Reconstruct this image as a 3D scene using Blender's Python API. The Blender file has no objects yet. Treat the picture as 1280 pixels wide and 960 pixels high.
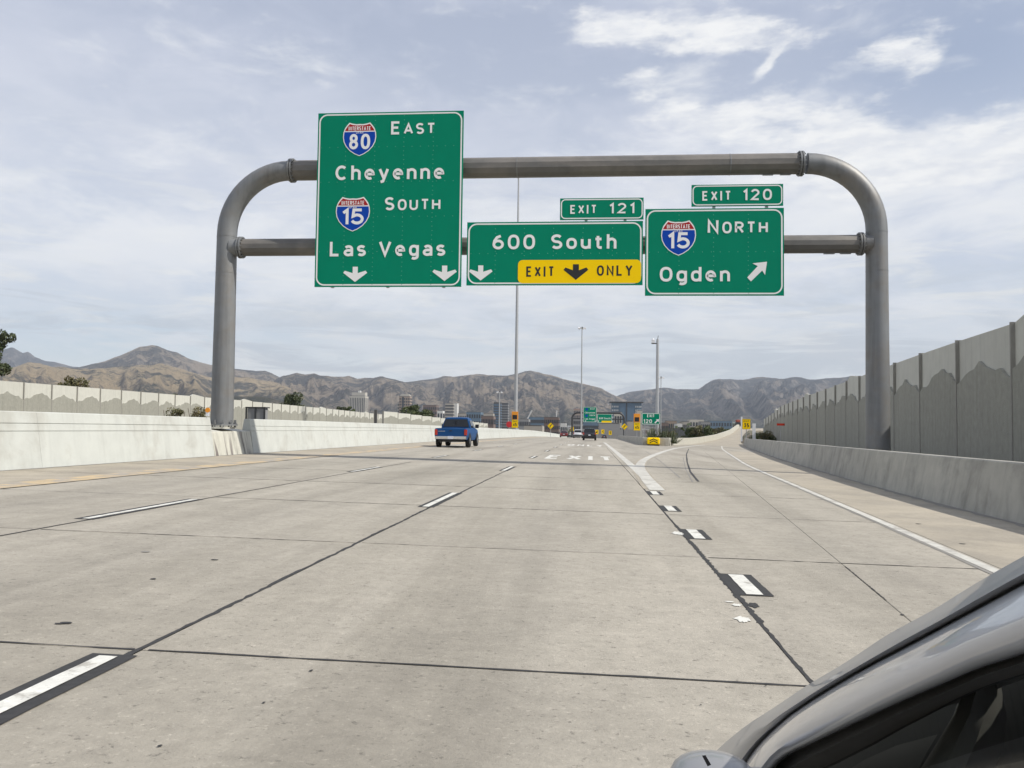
import bpy, math, random
import numpy as np
from mathutils import Vector, Matrix, noise as mnoise
R = math.radians
random.seed(7)
C = bpy.context.scene.collection
SC = bpy.context.scene

# ------------------------------------------------------------------ camera, light, exposure
CAMZ = 1.31
YAW, PITCH, ROLL = R(5.16), R(2.68), 0.0125
F = 1107.0
cam_d = bpy.data.cameras.new('camera'); cam = bpy.data.objects.new('camera', cam_d); C.objects.link(cam)
cam_d.sensor_width = 36; cam_d.lens = F / 1280 * 36
cam_d.clip_start = 0.02; cam_d.clip_end = 60000
RM = Matrix.Rotation(YAW, 3, 'Z') @ Matrix.Rotation(math.pi / 2 + PITCH, 3, 'X') @ Matrix.Rotation(ROLL, 3, 'Z')
cam.matrix_world = Matrix.Translation((0, 0, CAMZ)) @ RM.to_4x4()
SC.camera = cam

def ray(u, v):
    return RM @ Vector(((u - 640) / F, (480 - v) / F, -1))
def at(u, v, Y):
    "the point of the world seen along photograph position u, v at road distance Y"
    d = ray(u, v); return Vector((0, 0, CAMZ)) + d * (Y / d.y)

SUN_EL, SUN_AZ = R(46), R(102)          # azimuth clockwise from +Y (road direction)
sd = bpy.data.lights.new('sun', 'SUN'); sd.energy = 4.5; sd.angle = R(0.9); sd.color = (1.0, 0.95, 0.87)
so = bpy.data.objects.new('sun', sd); C.objects.link(so)
sdir = Vector((math.cos(SUN_EL) * math.sin(SUN_AZ), math.cos(SUN_EL) * math.cos(SUN_AZ), math.sin(SUN_EL)))
so.rotation_euler = sdir.to_track_quat('Z', 'Y').to_euler(); so.location = (30, -10, 60)
SC.view_settings.view_transform = 'Standard'; SC.view_settings.look = 'None'
SC.view_settings.exposure = 0.07; SC.view_settings.gamma = 1
SC.cycles.volume_bounces = 0; SC.cycles.max_bounces = 6; SC.cycles.volume_step_rate = 10

class NT:
    "small helper to write node trees"
    def __init__(s, tree): s.t = tree; s.n = tree.nodes; s.l = tree.links
    def new(s, typ, **kw):
        n = s.n.new(typ)
        for k, v in kw.items(): setattr(n, k, v)
        return n
    def put(s, node, key, val):
        i = node.inputs[key]
        if hasattr(val, 'is_output') or isinstance(val, bpy.types.NodeSocket): s.l.new(val, i)
        elif i.type == 'VECTOR' and isinstance(val, tuple): i.default_value = val[:3]
        else: i.default_value = val
    def math(s, op, a, b=0.0, c=None, clamp=False):
        n = s.new('ShaderNodeMath', operation=op, use_clamp=clamp); s.put(n, 0, a); s.put(n, 1, b)
        if c is not None: s.put(n, 2, c)
        return n.outputs[0]
    def noise(s, vec, scale, detail=4, rough=.55, dist=0.0):
        n = s.new('ShaderNodeTexNoise'); s.put(n, 'Vector', vec); n.inputs['Scale'].default_value = scale
        n.inputs['Detail'].default_value = detail; n.inputs['Roughness'].default_value = rough; n.inputs['Distortion'].default_value = dist
        return n.outputs['Fac']
    def vscale(s, vec, sc, loc=(0, 0, 0)):
        n = s.new('ShaderNodeMapping'); s.put(n, 'Vector', vec); n.inputs['Scale'].default_value = sc; n.inputs['Location'].default_value = loc
        return n.outputs[0]
    def ramp(s, fac, a, b, lo=0.0, hi=1.0, smooth=True):
        n = s.new('ShaderNodeMapRange'); n.interpolation_type = 'SMOOTHSTEP' if smooth else 'LINEAR'
        s.put(n, 'Value', fac); n.inputs['From Min'].default_value = a; n.inputs['From Max'].default_value = b
        n.inputs['To Min'].default_value = lo; n.inputs['To Max'].default_value = hi
        return n.outputs[0]
    def mix(s, fac, a, b, blend='MIX'):
        n = s.new('ShaderNodeMix', data_type='RGBA', blend_type=blend); s.put(n, 0, fac)
        s.put(n, 6, a if not isinstance(a, tuple) else (*a[:3], 1)); s.put(n, 7, b if not isinstance(b, tuple) else (*b[:3], 1))
        return n.outputs[2]

# ------------------------------------------------------------------ sky
W = bpy.data.worlds.new('World'); SC.world = W; W.use_nodes = True
nt = NT(W.node_tree); nt.n.clear()
sky = nt.new('ShaderNodeTexSky', sky_type='NISHITA'); sky.sun_disc = False; sky.sun_elevation = SUN_EL; sky.sun_rotation = SUN_AZ
sky.air_density = 1.0; sky.dust_density = 1.2; sky.altitude = 1300
tc = nt.new('ShaderNodeTexCoord'); D = tc.outputs['Generated']
sp = nt.new('ShaderNodeSeparateXYZ'); nt.l.new(D, sp.inputs[0])
az = nt.math('ARCTAN2', sp.outputs[0], sp.outputs[1]); el = nt.math('ARCSINE', sp.outputs[2])
zz = nt.math('ADD', nt.math('MAXIMUM', sp.outputs[2], 0.0), 0.10)
cb = nt.new('ShaderNodeCombineXYZ'); nt.put(cb, 0, nt.math('DIVIDE', sp.outputs[0], zz)); nt.put(cb, 1, nt.math('DIVIDE', sp.outputs[1], zz))
P = cb.outputs[0]
cb2 = nt.new('ShaderNodeCombineXYZ'); nt.put(cb2, 0, az); nt.put(cb2, 1, nt.math('MULTIPLY', el, 2.0)); A = cb2.outputs[0]
def azel(u, v):
    d = ray(u, v).normalized(); return math.atan2(d.x, d.y), math.asin(d.z)
def blob(u, v, su, sv, tilt=0.0):
    a0, e0 = azel(u, v); a1 = su / F; e1 = sv / F
    da = nt.math('SUBTRACT', az, a0); de = nt.math('SUBTRACT', el, e0)
    de2 = nt.math('SUBTRACT', de, nt.math('MULTIPLY', da, tilt))
    q = nt.math('ADD', nt.math('POWER', nt.math('ABSOLUTE', nt.math('DIVIDE', da, a1)), 2.0), nt.math('POWER', nt.math('ABSOLUTE', nt.math('DIVIDE', de2, e1)), 2.0))
    return nt.math('POWER', 2.718, nt.math('MULTIPLY', q, -1.0))
def total(lst):
    s = lst[0]
    for b in lst[1:]: s = nt.math('ADD', s, b)
    return s
# thin veil of high cloud over the whole sky
n1 = nt.noise(nt.vscale(P, (0.55, 0.35, 1)), 1.3, 6, .6, .3)
n2 = nt.noise(A, 9.0, 6, .6, .5)
veil = nt.ramp(nt.math('ADD', nt.math('MULTIPLY', n1, .6), nt.math('MULTIPLY', n2, .4)), .30, .68)
veil = nt.math('SUBTRACT', veil, nt.math('MULTIPLY', total([blob(1200, 60, 200, 110), blob(150, 425, 210, 30, .05), blob(1130, 150, 130, 26), blob(620, 60, 200, 60), blob(900, 95, 200, 22)]), .75), clamp=True)
veil = nt.math('SUBTRACT', nt.math('ADD', nt.math('MULTIPLY', veil, .36), .58), nt.math('MULTIPLY', total([blob(170, 428, 160, 26, .03), blob(1215, 70, 150, 80)]), .22))
skyc = nt.new('ShaderNodeVectorMath', operation='SCALE'); nt.l.new(sky.outputs[0], skyc.inputs[0]); skyc.inputs[3].default_value = 0.115
vcol = nt.mix(nt.ramp(el, .02, .20), (.86, .885, .88), nt.mix(nt.ramp(el, .2, .48), (.79, .81, .875), (.60, .64, .76)))
col = nt.mix(veil, skyc.outputs[0], vcol)
# streaky layered cloud low in the sky
st = nt.noise(nt.vscale(A, (2.4, 6.5, 1), (3.1, 1.7, 0)), 2.6, 7, .62, .8)
lowm = nt.math('MULTIPLY', nt.ramp(el, .34, .10), nt.ramp(st, .46, .64))
col = nt.mix(nt.math('MULTIPLY', lowm, .85), col, (.88, .885, .86))
st2 = nt.noise(nt.vscale(A, (2.2, 8.0, 1), (9.3, 4.2, 0)), 2.4, 7, .62, .9)
lowd = nt.math('MULTIPLY', nt.ramp(el, .22, .05), nt.ramp(st2, .47, .60))
col = nt.mix(nt.math('MULTIPLY', lowd, .72), col, (.51, .56, .61))
# broad soft white areas
soft = nt.noise(nt.vscale(A, (1, 1.4, 1), (5.5, 2.0, 0)), 7.0, 8, .62, .3)
bl2 = total([blob(900, 175, 160, 48, -.1), blob(1180, 235, 220, 70, .1), blob(640, 330, 380, 60), blob(180, 300, 200, 60)])
sm = nt.math('MULTIPLY', nt.ramp(nt.math('ADD', soft, nt.math('MULTIPLY', bl2, .22)), .50, .80), .72)
col = nt.mix(sm, col, (.93, .94, .95))
# brighter cumulus puffs
n3 = nt.noise(nt.vscale(A, (1, 1.25, 1), (4.9, 1.4, 0)), 14.0, 10, .60, .0)
pl = total([blob(860, 38, 110, 26, -.05), blob(750, 32, 40, 20), blob(950, 48, 60, 16), blob(1150, 85, 30, 18, .4), blob(1110, 62, 42, 16), blob(890, 145, 90, 26, -.2), blob(1010, 162, 100, 34, -.1), blob(1180, 190, 130, 34, .12), blob(1245, 178, 50, 16, .15), blob(960, 80, 18, 9, .9), blob(810, 92, 26, 10), blob(1060, 215, 160, 30, 0)])
pm = nt.ramp(nt.math('ADD', nt.math('MULTIPLY', nt.math('MINIMUM', pl, 1.0), .52), nt.math('MULTIPLY', nt.math('SUBTRACT', n3, .5), 1.5)), .16, .58)
amb = nt.ramp(nt.math('ADD', n3, nt.math('MULTIPLY', n1, .5)), .92, 1.1)   # a few more, anywhere
pm = nt.math('MAXIMUM', pm, nt.math('MULTIPLY', amb, .5))
shade = nt.noise(nt.vscale(A, (1, 1.6, 1), (1.3, -.02, 0)), 20.0, 5, .6)
col = nt.mix(nt.math('MULTIPLY', pm, .92), col, nt.mix(nt.ramp(shade, .35, .62), (.80, .82, .86), (.97, .97, .96)))
gnd = nt.ramp(el, -.03, -.001); col = nt.mix(gnd, (.25, .24, .22), col)
bg = nt.new('ShaderNodeBackground'); nt.l.new(col, bg.inputs[0]); bg.inputs[1].default_value = 1.0
ow = nt.new('ShaderNodeOutputWorld'); nt.l.new(bg.outputs[0], ow.inputs[0])

# ------------------------------------------------------------------ materials
MATS = {}
def mat(name, base, rough=.7, metal=0.0, vary=0.0, vscale=1.0, col2=None, lo=.4, hi=.65, bump=0.0, bscale=30.0, rand=0.0, stretch=None, spec=None, streak=0.0, coat=0.0, emit=0.0, pits=0.0, lanes=0.0):
    m = bpy.data.materials.new(name); m.use_nodes = True; t = NT(m.node_tree)
    b = m.node_tree.nodes['Principled BSDF']
    b.inputs['Roughness'].default_value = rough; b.inputs['Metallic'].default_value = metal
    if spec is not None: b.inputs['Specular IOR Level'].default_value = spec
    if coat: b.inputs['Coat Weight'].default_value = coat; b.inputs['Coat Roughness'].default_value = .04
    g = t.new('ShaderNodeNewGeometry').outputs['Position']
    c = (*base, 1)
    if col2 is not None:
        c = t.mix(t.ramp(t.noise(t.vscale(g, stretch or (1, 1, 1)), vscale, 8, .62, .4), lo, hi), c, col2)
    if vary:
        f = t.ramp(t.noise(g, vscale * 2.7, 7, .6), .25, .75, 1 - vary, 1 + vary, False)
        n = t.new('ShaderNodeVectorMath', operation='SCALE'); t.put(n, 0, c); t.put(n, 3, f); c = n.outputs[0]
    if streak:
        f = t.ramp(t.noise(t.vscale(g, (2.2, 2.2, .12)), 1.6, 6, .65, .3), .45, .75, 1, 1 - streak)
        n = t.new('ShaderNodeVectorMath', operation='SCALE'); t.put(n, 0, c); t.put(n, 3, f); c = n.outputs[0]
    if pits:
        f = t.ramp(t.noise(g, 21, 5, .75), .56, .70, 1, 1 - pits)
        f2 = t.ramp(t.noise(t.vscale(g, (1, 1, 1), (7, 3, 1)), 30, 5, .75), .55, .72, 1, 1 + pits * .8)
        f3 = t.ramp(t.noise(t.vscale(g, (1, 1, 1), (1, 9, 1)), 7, 6, .8), .3, .7, 1 - pits * .28, 1 + pits * .28, False)
        f2 = t.math('MULTIPLY', f2, f3)
        n = t.new('ShaderNodeVectorMath', operation='SCALE'); t.put(n, 0, c); t.put(n, 3, t.math('MULTIPLY', f, f2)); c = n.outputs[0]
    if lanes:   # oil and wear along the middle and the wheel paths of each lane
        sx = t.new('ShaderNodeSeparateXYZ'); t.l.new(g, sx.inputs[0])
        ph = t.math('MULTIPLY', t.math('ADD', sx.outputs[0], .665), 2 * math.pi / 3.66)
        c1 = t.math('COSINE', ph); c2 = t.math('COSINE', t.math('MULTIPLY', ph, 2.0))
        nn = t.ramp(t.noise(t.vscale(g, (1.2, .05, 1)), 1.5, 5, .6), .3, .7)
        f = t.math('SUBTRACT', 1.0 + lanes * .3, t.math('MULTIPLY', nn, t.math('ADD', t.math('MULTIPLY', c1, lanes), t.math('MULTIPLY', c2, lanes * .4))))
        n = t.new('ShaderNodeVectorMath', operation='SCALE'); t.put(n, 0, c); t.put(n, 3, f); c = n.outputs[0]
    if rand:
        oi = t.new('ShaderNodeObjectInfo')
        f = t.ramp(oi.outputs['Random'], 0, 1, 1 - rand, 1 + rand, False)
        n = t.new('ShaderNodeVectorMath', operation='SCALE'); t.put(n, 0, c); t.put(n, 3, f); c = n.outputs[0]
    t.put(b, 'Base Color', c)
    if bump:
        bn = t.new('ShaderNodeBump'); bn.inputs['Strength'].default_value = bump; bn.inputs['Distance'].default_value = .02
        t.put(bn, 'Height', t.noise(g, bscale, 6, .7)); t.l.new(bn.outputs[0], b.inputs['Normal'])
    MATS[name] = m
    return m
mat('road_concrete', (.347, .318, .264), .85, vary=.10, vscale=.5, col2=(.285, .260, .213), bump=.45, bscale=45, rand=.05, stretch=(1.4, .12, 1), lo=.42, hi=.66, pits=.5, lanes=.12)
mat('pale_concrete', (.385, .348, .285), .88, vary=.12, vscale=2, pits=.4)
mat('shoulder_concrete', (.385, .342, .270), .88, vary=.10, vscale=.6, col2=(.315, .282, .228), bump=.35, bscale=60, rand=.05, pits=.3)
mat('joint_filler', (.05, .047, .042), .9, vary=.3, vscale=6)
mat('tar', (.032, .031, .030), .75, vary=.35, vscale=8)
mat('white_paint', (.66, .65, .59), .6, vary=.12, vscale=5, col2=(.40, .38, .33), lo=.52, hi=.66, pits=.4)
mat('faded_paint', (.56, .545, .49), .7, vary=.12, vscale=2, col2=(.38, .36, .32), lo=.45, hi=.65, pits=.3)
mat('yellow_band', (.52, .40, .235), .8, vary=.12, vscale=1.5, col2=(.345, .31, .26), lo=.40, hi=.6, pits=.3)
mat('scrape', (.245, .232, .21), .9, vary=.1, vscale=4)
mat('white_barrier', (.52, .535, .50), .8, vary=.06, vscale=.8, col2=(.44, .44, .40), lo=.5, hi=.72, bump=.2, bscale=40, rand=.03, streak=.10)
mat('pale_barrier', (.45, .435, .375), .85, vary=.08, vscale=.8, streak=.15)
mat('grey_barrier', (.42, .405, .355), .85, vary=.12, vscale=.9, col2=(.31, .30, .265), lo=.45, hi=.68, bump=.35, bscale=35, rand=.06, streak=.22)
mat('stained_concrete', (.53, .52, .45), .85, vary=.10, vscale=1, col2=(.17, .15, .14), lo=.50, hi=.62, streak=.3, stretch=(1, 2.2, .12), bump=.2)
mat('groove', (.27, .27, .25), .9)
mat('wall_smooth', (.54, .535, .475), .85, vary=.06, vscale=.7, bump=.15, bscale=25, rand=.05, streak=.12)
mat('wall_rough', (.315, .31, .265), .92, vary=.12, vscale=1.5, bump=.8, bscale=22, rand=.05, streak=.15)
mat('wall_post', (.29, .28, .25), .85, vary=.1, vscale=1)
mat('galv', (.215, .222, .225), .52, .3, vary=.07, vscale=1.2, col2=(.215, .205, .19), lo=.42, hi=.70, bump=.05, bscale=50, streak=.25)
mat('weathered_beam', (.20, .185, .165), .6, .25, vary=.12, vscale=1.0, col2=(.15, .145, .135), lo=.4, hi=.6, stretch=(.4, 1, 1), bump=.08, bscale=40)
mat('pole_grey', (.42, .43, .44), .45, .4, vary=.08)
mat('sign_green', (.001, .225, .128), .55, vary=.04, vscale=.9, spec=.08)
mat('sign_white', (.86, .86, .84), .5, spec=.3)
mat('sign_yellow', (1.0, .66, .002), .55, vary=.02, spec=.1)
mat('sign_orange', (.80, .30, .02), .5)
mat('sign_black', (.012, .012, .012), .5)
mat('sign_blue', (.006, .062, .40), .55, spec=.1)
mat('sign_red', (.40, .022, .025), .55, spec=.1)
mat('bright_red', (.60, .03, .04), .5)
mat('rivet', (.10, .42, .30), .4, .2)
mat('alu', (.38, .39, .40), .4, .7)
mat('lamp_white', (.75, .76, .78), .35)
mat('dark_metal', (.05, .052, .055), .5, .3)
mat('ground_dirt', (.20, .165, .115), .95, vary=.2, vscale=.15, col2=(.085, .095, .05), lo=.45, hi=.6, bump=.4, bscale=3)
mat('bark', (.12, .09, .065), .9, vary=.2, vscale=4)
mat('leaf', (.052, .082, .022), .6, rand=.1, vary=.35, vscale=.9, col2=(.10, .115, .035), lo=.4, hi=.62)
mat('leaf_dark', (.040, .060, .022), .65, vary=.35, vscale=.9, col2=(.075, .085, .035), lo=.4, hi=.62)
mat('leaf_olive', (.11, .108, .045), .7, vary=.3, vscale=1.2, col2=(.15, .122, .045), lo=.45, hi=.65)
mat('silver_paint', (.47, .49, .53), .30, .3, coat=1.0, vary=.03, vscale=9)
mat('rail_paint', (.31, .31, .31), .40, .3, coat=.4)
mat('rubber', (.018, .018, .019), .75, vary=.15, vscale=9)
mat('seal', (.05, .048, .044), .55, vary=.1, vscale=14)
mat('cabin_black', (.012, .013, .015), .55)
mat('cabin_trim', (.09, .085, .075), .6)
mat('blue_paint', (.004, .058, .185), .5, .0, spec=.25)
mat('red_paint', (.14, .018, .02), .3, .2, coat=1)
mat('white_car_paint', (.72, .73, .74), .3, coat=1)
mat('black_paint', (.016, .018, .024), .25, .2, coat=1)
mat('chrome', (.62, .61, .58), .25, .85)
mat('car_glass', (.016, .019, .022), .10, spec=.45)
mat('tail_light', (.42, .03, .012), .25)
mat('tail_amber', (.50, .12, .03), .3)
mat('plate', (.65, .67, .72), .5)
mat('bld_cream', (.47, .445, .39), .85, vary=.05, vscale=.02)
mat('bld_brick', (.30, .235, .185), .85, vary=.08, vscale=.03)
mat('bld_brown', (.17, .125, .11), .85, vary=.08, vscale=.03)
mat('bld_beige', (.36, .33, .29), .85, vary=.06, vscale=.03)
mat('bld_grey', (.25, .25, .25), .85, vary=.08, vscale=.03)
mat('bld_white', (.58, .58, .56), .8, vary=.05, vscale=.03)
mat('bld_dark', (.085, .09, .10), .6, vary=.1, vscale=.03)
mat('bld_blue', (.10, .16, .22), .4, vary=.12, vscale=.05)
mat('glass_blue', (.085, .145, .215), .3, vary=.15, vscale=.05)
mat('window_dark', (.05, .055, .065), .25)
mat('roof_dark', (.09, .088, .085), .85)
mat('bld_red', (.35, .09, .06), .85)

# mountains: dry grass, scrub and rock
def mountain_mat(name, grass, scrub, rock, gs, lo, hi, foot_z=120):
    m = bpy.data.materials.new(name); m.use_nodes = True; t = NT(m.node_tree)
    b = m.node_tree.nodes['Principled BSDF']; b.inputs['Roughness'].default_value = 1; b.inputs['Specular IOR Level'].default_value = .1
    geo = t.new('ShaderNodeNewGeometry'); g = geo.outputs['Position']
    sx = t.new('ShaderNodeSeparateXYZ'); t.l.new(g, sx.inputs[0])
    big = t.noise(g, gs, 8, .68, .6); fine = t.noise(g, gs * 9, 8, .72, .3)
    f = t.math('ADD', t.math('MULTIPLY', big, .62), t.math('MULTIPLY', fine, .38))
    c = t.mix(t.ramp(f, lo, hi), (*scrub, 1), (*grass, 1))
    sn = t.new('ShaderNodeSeparateXYZ'); t.l.new(geo.outputs['Normal'], sn.inputs[0])
    steep = t.ramp(sn.outputs[2], .90, .66)
    c = t.mix(t.math('MULTIPLY', steep, t.ramp(t.noise(g, gs * 5, 6, .7), .42, .62)), c, (*rock, 1))
    f2 = t.ramp(t.noise(g, gs * 45, 5, .75), .3, .7, .72, 1.28, False)
    n = t.new('ShaderNodeVectorMath', operation='SCALE'); t.put(n, 0, c); t.put(n, 3, f2); c = n.outputs[0]
    foot = t.ramp(t.math('ADD', sx.outputs[2], t.math('MULTIPLY', t.noise(g, .0016, 4, .6), 160)), foot_z + 110, foot_z - 30)                       # trees and scrub of the valley edge
    town = t.mix(t.ramp(t.noise(g, .011, 6, .75), .50, .60), (.045, .052, .036, 1), (.19, .165, .135, 1))
    c = t.mix(t.math('MULTIPLY', foot, .9), c, town)
    t.put(b, 'Base Color', c)
    bn = t.new('ShaderNodeBump'); bn.inputs['Strength'].default_value = 1.0; bn.inputs['Distance'].default_value = 80
    t.put(bn, 'Height', t.noise(g, gs * 12, 8, .7)); t.l.new(bn.outputs[0], b.inputs['Normal'])
    MATS[name] = m
mountain_mat('foothill', (.43, .335, .205), (.078, .075, .058), (.21, .17, .125), .0018, .445, .52, 190)
mountain_mat('ridge', (.31, .25, .185), (.068, .066, .060), (.27, .23, .195), .0019, .465, .55, 110)
mountain_mat('canyon', (.21, .175, .145), (.055, .058, .062), (.30, .265, .235), .0017, .49, .58)

# ------------------------------------------------------------------ mesh helpers
class MB:
    def __init__(s): s.v = []; s.f = []; s.m = []
    def add(s, vs, fs, mi=0):
        o = len(s.v); s.v += [tuple(p) for p in vs]; s.f += [tuple(i + o for i in f) for f in fs]; s.m += [mi] * len(fs); return s
    def box(s, x0, x1, y0, y1, z0, z1, mi=0):
        return s.add([(x, y, z) for x in (x0, x1) for y in (y0, y1) for z in (z0, z1)],
                     [(0, 1, 3, 2), (4, 6, 7, 5), (0, 4, 5, 1), (2, 3, 7, 6), (0, 2, 6, 4), (1, 5, 7, 3)], mi)
    def quad(s, a, b, c, d, mi=0): return s.add([a, b, c, d], [(0, 1, 2, 3)], mi)
    def prism(s, poly, fn, mi=0, cap=True):
        "poly: list of 2-D points; fn(p, k) -> 3-D point for k = 0, 1"
        n = len(poly); vs = [fn(p, 0) for p in poly] + [fn(p, 1) for p in poly]
        fs = [(i, (i + 1) % n, n + (i + 1) % n, n + i) for i in range(n)]
        if cap: fs += [tuple(range(n))[::-1], tuple(range(n, 2 * n))]
        return s.add(vs, fs, mi)
    def tube(s, pts, rad, seg=12, mi=0, cap=True, up=Vector((0, 1, 0)), rot=0.0):
        pts = [Vector(p) for p in pts]; rings = []
        for i, p in enumerate(pts):
            d = (pts[min(i + 1, len(pts) - 1)] - pts[max(i - 1, 0)]).normalized()
            a = d.cross(up)
            if a.length < 1e-4: a = d.cross(Vector((1, 0, 0)))
            a.normalize(); b = d.cross(a)
            r = rad[i] if isinstance(rad, (list, tuple)) else rad
            rings.append([p + a * (r * math.cos(rot + 2 * math.pi * k / seg)) + b * (r * math.sin(rot + 2 * math.pi * k / seg)) for k in range(seg)])
        return s.loft(rings, mi, cap)
    def loft(s, rings, mi=0, cap=True, closed=True):
        n = len(rings[0]); vs = [p for r in rings for p in r]; fs = []
        for i in range(len(rings) - 1):
            for k in range(n if closed else n - 1):
                fs.append((i * n + k, i * n + (k + 1) % n, (i + 1) * n + (k + 1) % n, (i + 1) * n + k))
        if cap and closed: fs += [tuple(range(n))[::-1], tuple(range((len(rings) - 1) * n, len(rings) * n))]
        return s.add(vs, fs, mi)
    def mesh(s, name, mats, smooth=None):
        me = bpy.data.meshes.new(name); me.from_pydata(s.v, [], s.f)
        mats = mats if isinstance(mats, (list, tuple)) else [mats]
        for m in mats: me.materials.append(MATS[m])
        if len(mats) > 1: me.polygons.foreach_set('material_index', s.m)
        me.validate(); me.update()
        import bmesh
        bm = bmesh.new(); bm.from_mesh(me); bmesh.ops.recalc_face_normals(bm, faces=bm.faces); bm.to_mesh(me); bm.free()
        if smooth: me.polygons.foreach_set('use_smooth', [True] * len(me.polygons)); me.set_sharp_from_angle(angle=R(smooth))
        return me
    def build(s, name, mats, parent=None, loc=(0, 0, 0), smooth=None, bevel=0.0, **props):
        return link(name, s.mesh(name, mats, smooth), parent, loc, bevel, **props)
def link(name, me, parent=None, loc=(0, 0, 0), bevel=0.0, rotz=0.0, **props):
    o = bpy.data.objects.new(name, me); C.objects.link(o); o.location = loc; o.rotation_euler = (0, 0, rotz)
    if parent: o.parent = parent
    if bevel:
        b = o.modifiers.new('bevel', 'BEVEL'); b.width = bevel; b.segments = 2; b.limit_method = 'ANGLE'; b.angle_limit = R(40)
    for k, v in props.items(): o[k] = v
    return o
def thing(name, label, cat, loc=(0, 0, 0), rotz=0, group=None):
    o = bpy.data.objects.new(name, None); C.objects.link(o); o.location = loc; o.rotation_euler = (0, 0, rotz)
    o.empty_display_size = .2
    o['label'] = label; o['category'] = cat
    if group: o['group'] = group
    return o
def tag(o, label, cat, group=None):
    o['label'] = label; o['category'] = cat
    if group: o['group'] = group
    return o
def copy_tree(o, parent=None):
    c = o.copy(); C.objects.link(c)
    if parent: c.parent = parent
    for ch in [x for x in o.children]: copy_tree(ch, c)
    return c

# ------------------------------------------------------------------ lie of the land
PY = [-400, 0, 15, 54, 90, 131, 200, 280, 361, 450, 600, 900, 1500, 2600, 60000]
PZ = [0, 0, -.02, -.2, -.42, -.72, -1.3, -2.35, -3.55, -4.9, -7, -10.5, -15, -18, -18]
def prof(y):
    return float(sum(np.interp(y + d, PY, PZ) for d in (-10, -5, 0, 5, 10)) / 5)
def surf(x, y): return prof(y) - .017 * max(-16, min(x, 18))
def interp(y, pts): return float(np.interp(y, [p[0] for p in pts], [p[1] for p in pts]))
def smooth_interp(y, pts, w=6): return sum(interp(y + d * w, pts) for d in (-1, -.5, 0, .5, 1)) / 5
BAR = [(-20, 6.3), (6, 6.45), (13.6, 6.65), (18, 7.0), (25, 7.6), (38, 9.1), (54, 11.0), (69, 13.1), (90, 16.0), (113, 19.2), (130, 22)]
BAR = [(a + .09 * b, b) for a, b in BAR]
def bar_x(y): return smooth_interp(y, BAR)
EDG = [(-20, 1.9), (0, 3.25), (8.8, 4.02), (23, 5.25), (37, 6.45), (60, 9.2), (80, 11.7), (103, 15.0), (125, 19.0), (140, 22)]
EDG = [(a + .09 * b, b) for a, b in EDG]
def edge_x(y): return smooth_interp(y, EDG, 4)
GOR = [(19, 1.42), (28, 1.55), (35, 1.85), (43, 2.6), (54, 4.0), (66, 5.6), (77, 7.2), (90, 9.6), (103, 12.2), (120, 15.8)]
def seam_x(y): return 1.62 + .10 * y
LB = -12.9

g = MB(); xs = [-9000, -3000, -900, -300, -120, -70, -40, -20, -14.2, -13.4, -12.2, 0, 20, 40, 70, 120, 300, 900, 3000, 9000]
ys = [-2000, -400, -60, -20, 0, 20, 40, 60, 80, 100, 130, 160, 200, 250, 300, 361, 450, 600, 900, 1500, 2600, 5000, 9000, 18000]
vs = []
for y in ys:
    for x in xs: vs.append((x, y, surf(x, y) - .16 - (0 if -40 < x < 45 else .3)))
nx = len(xs); fs = [(j * nx + i, j * nx + i + 1, (j + 1) * nx + i + 1, (j + 1) * nx + i) for j in range(len(ys) - 1) for i in range(nx - 1)]
g.add(vs, fs); g.build('ground', 'ground_dirt', kind='structure')

# the carriageway: single concrete slabs near by, one sheet beyond
road = MB(); JS = 4.62; Y0 = -9.06; NR = 17
for (xa, xb) in ((-12.95, -2.5), (-2.5, 20)):
    n = int(24); cols = [xa + (xb - xa) * i / 8 for i in range(9)]; rows = [Y0 + i * JS for i in range(NR + 1)]
    vv = [(x, y, surf(x, y) - .014) for y in rows for x in cols]
    road.add(vv, [(j * 9 + i, j * 9 + i + 1, (j + 1) * 9 + i + 1, (j + 1) * 9 + i) for j in range(NR) for i in range(8)])
road_o = road.build('road', 'joint_filler', kind='structure')
def slab(xl, xr, y0, y1, matn, gx=.011, gy=.007, skew=-.0):
    "xl, xr are functions of y"
    m = MB(); top = []; ww = random.uniform(-.0015, .0015)
    ring = [(xl(y0) + gx, y0 + gy), (xr(y0) - gx, y0 + gy), (xr(y1) - gx, y1 - gy), (xl(y1) + gx, y1 - gy)]
    c = 0.006
    cx = sum(p[0] for p in ring) / 4; cy = sum(p[1] for p in ring) / 4
    def inn(p): return (p[0] + (c if p[0] < cx else -c), p[1] + (c if p[1] < cy else -c))
    ins = [inn(p) for p in ring]
    vs = [(p[0], p[1], surf(*p) - .10) for p in ring] + [(p[0], p[1], surf(*p) - .004 + ww) for p in ring] + [(p[0], p[1], surf(*p) + ww) for p in ins]
    fs = [(i, (i + 1) % 4, 4 + (i + 1) % 4, 4 + i) for i in range(4)] + [(4 + i, 4 + (i + 1) % 4, 8 + (i + 1) % 4, 8 + i) for i in range(4)] + [(8, 9, 10, 11), (3, 2, 1, 0)]
    m.add(vs, fs); o = m.build('slab', matn, road_o)
    return o
k = lambda c: (lambda y: c)
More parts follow.
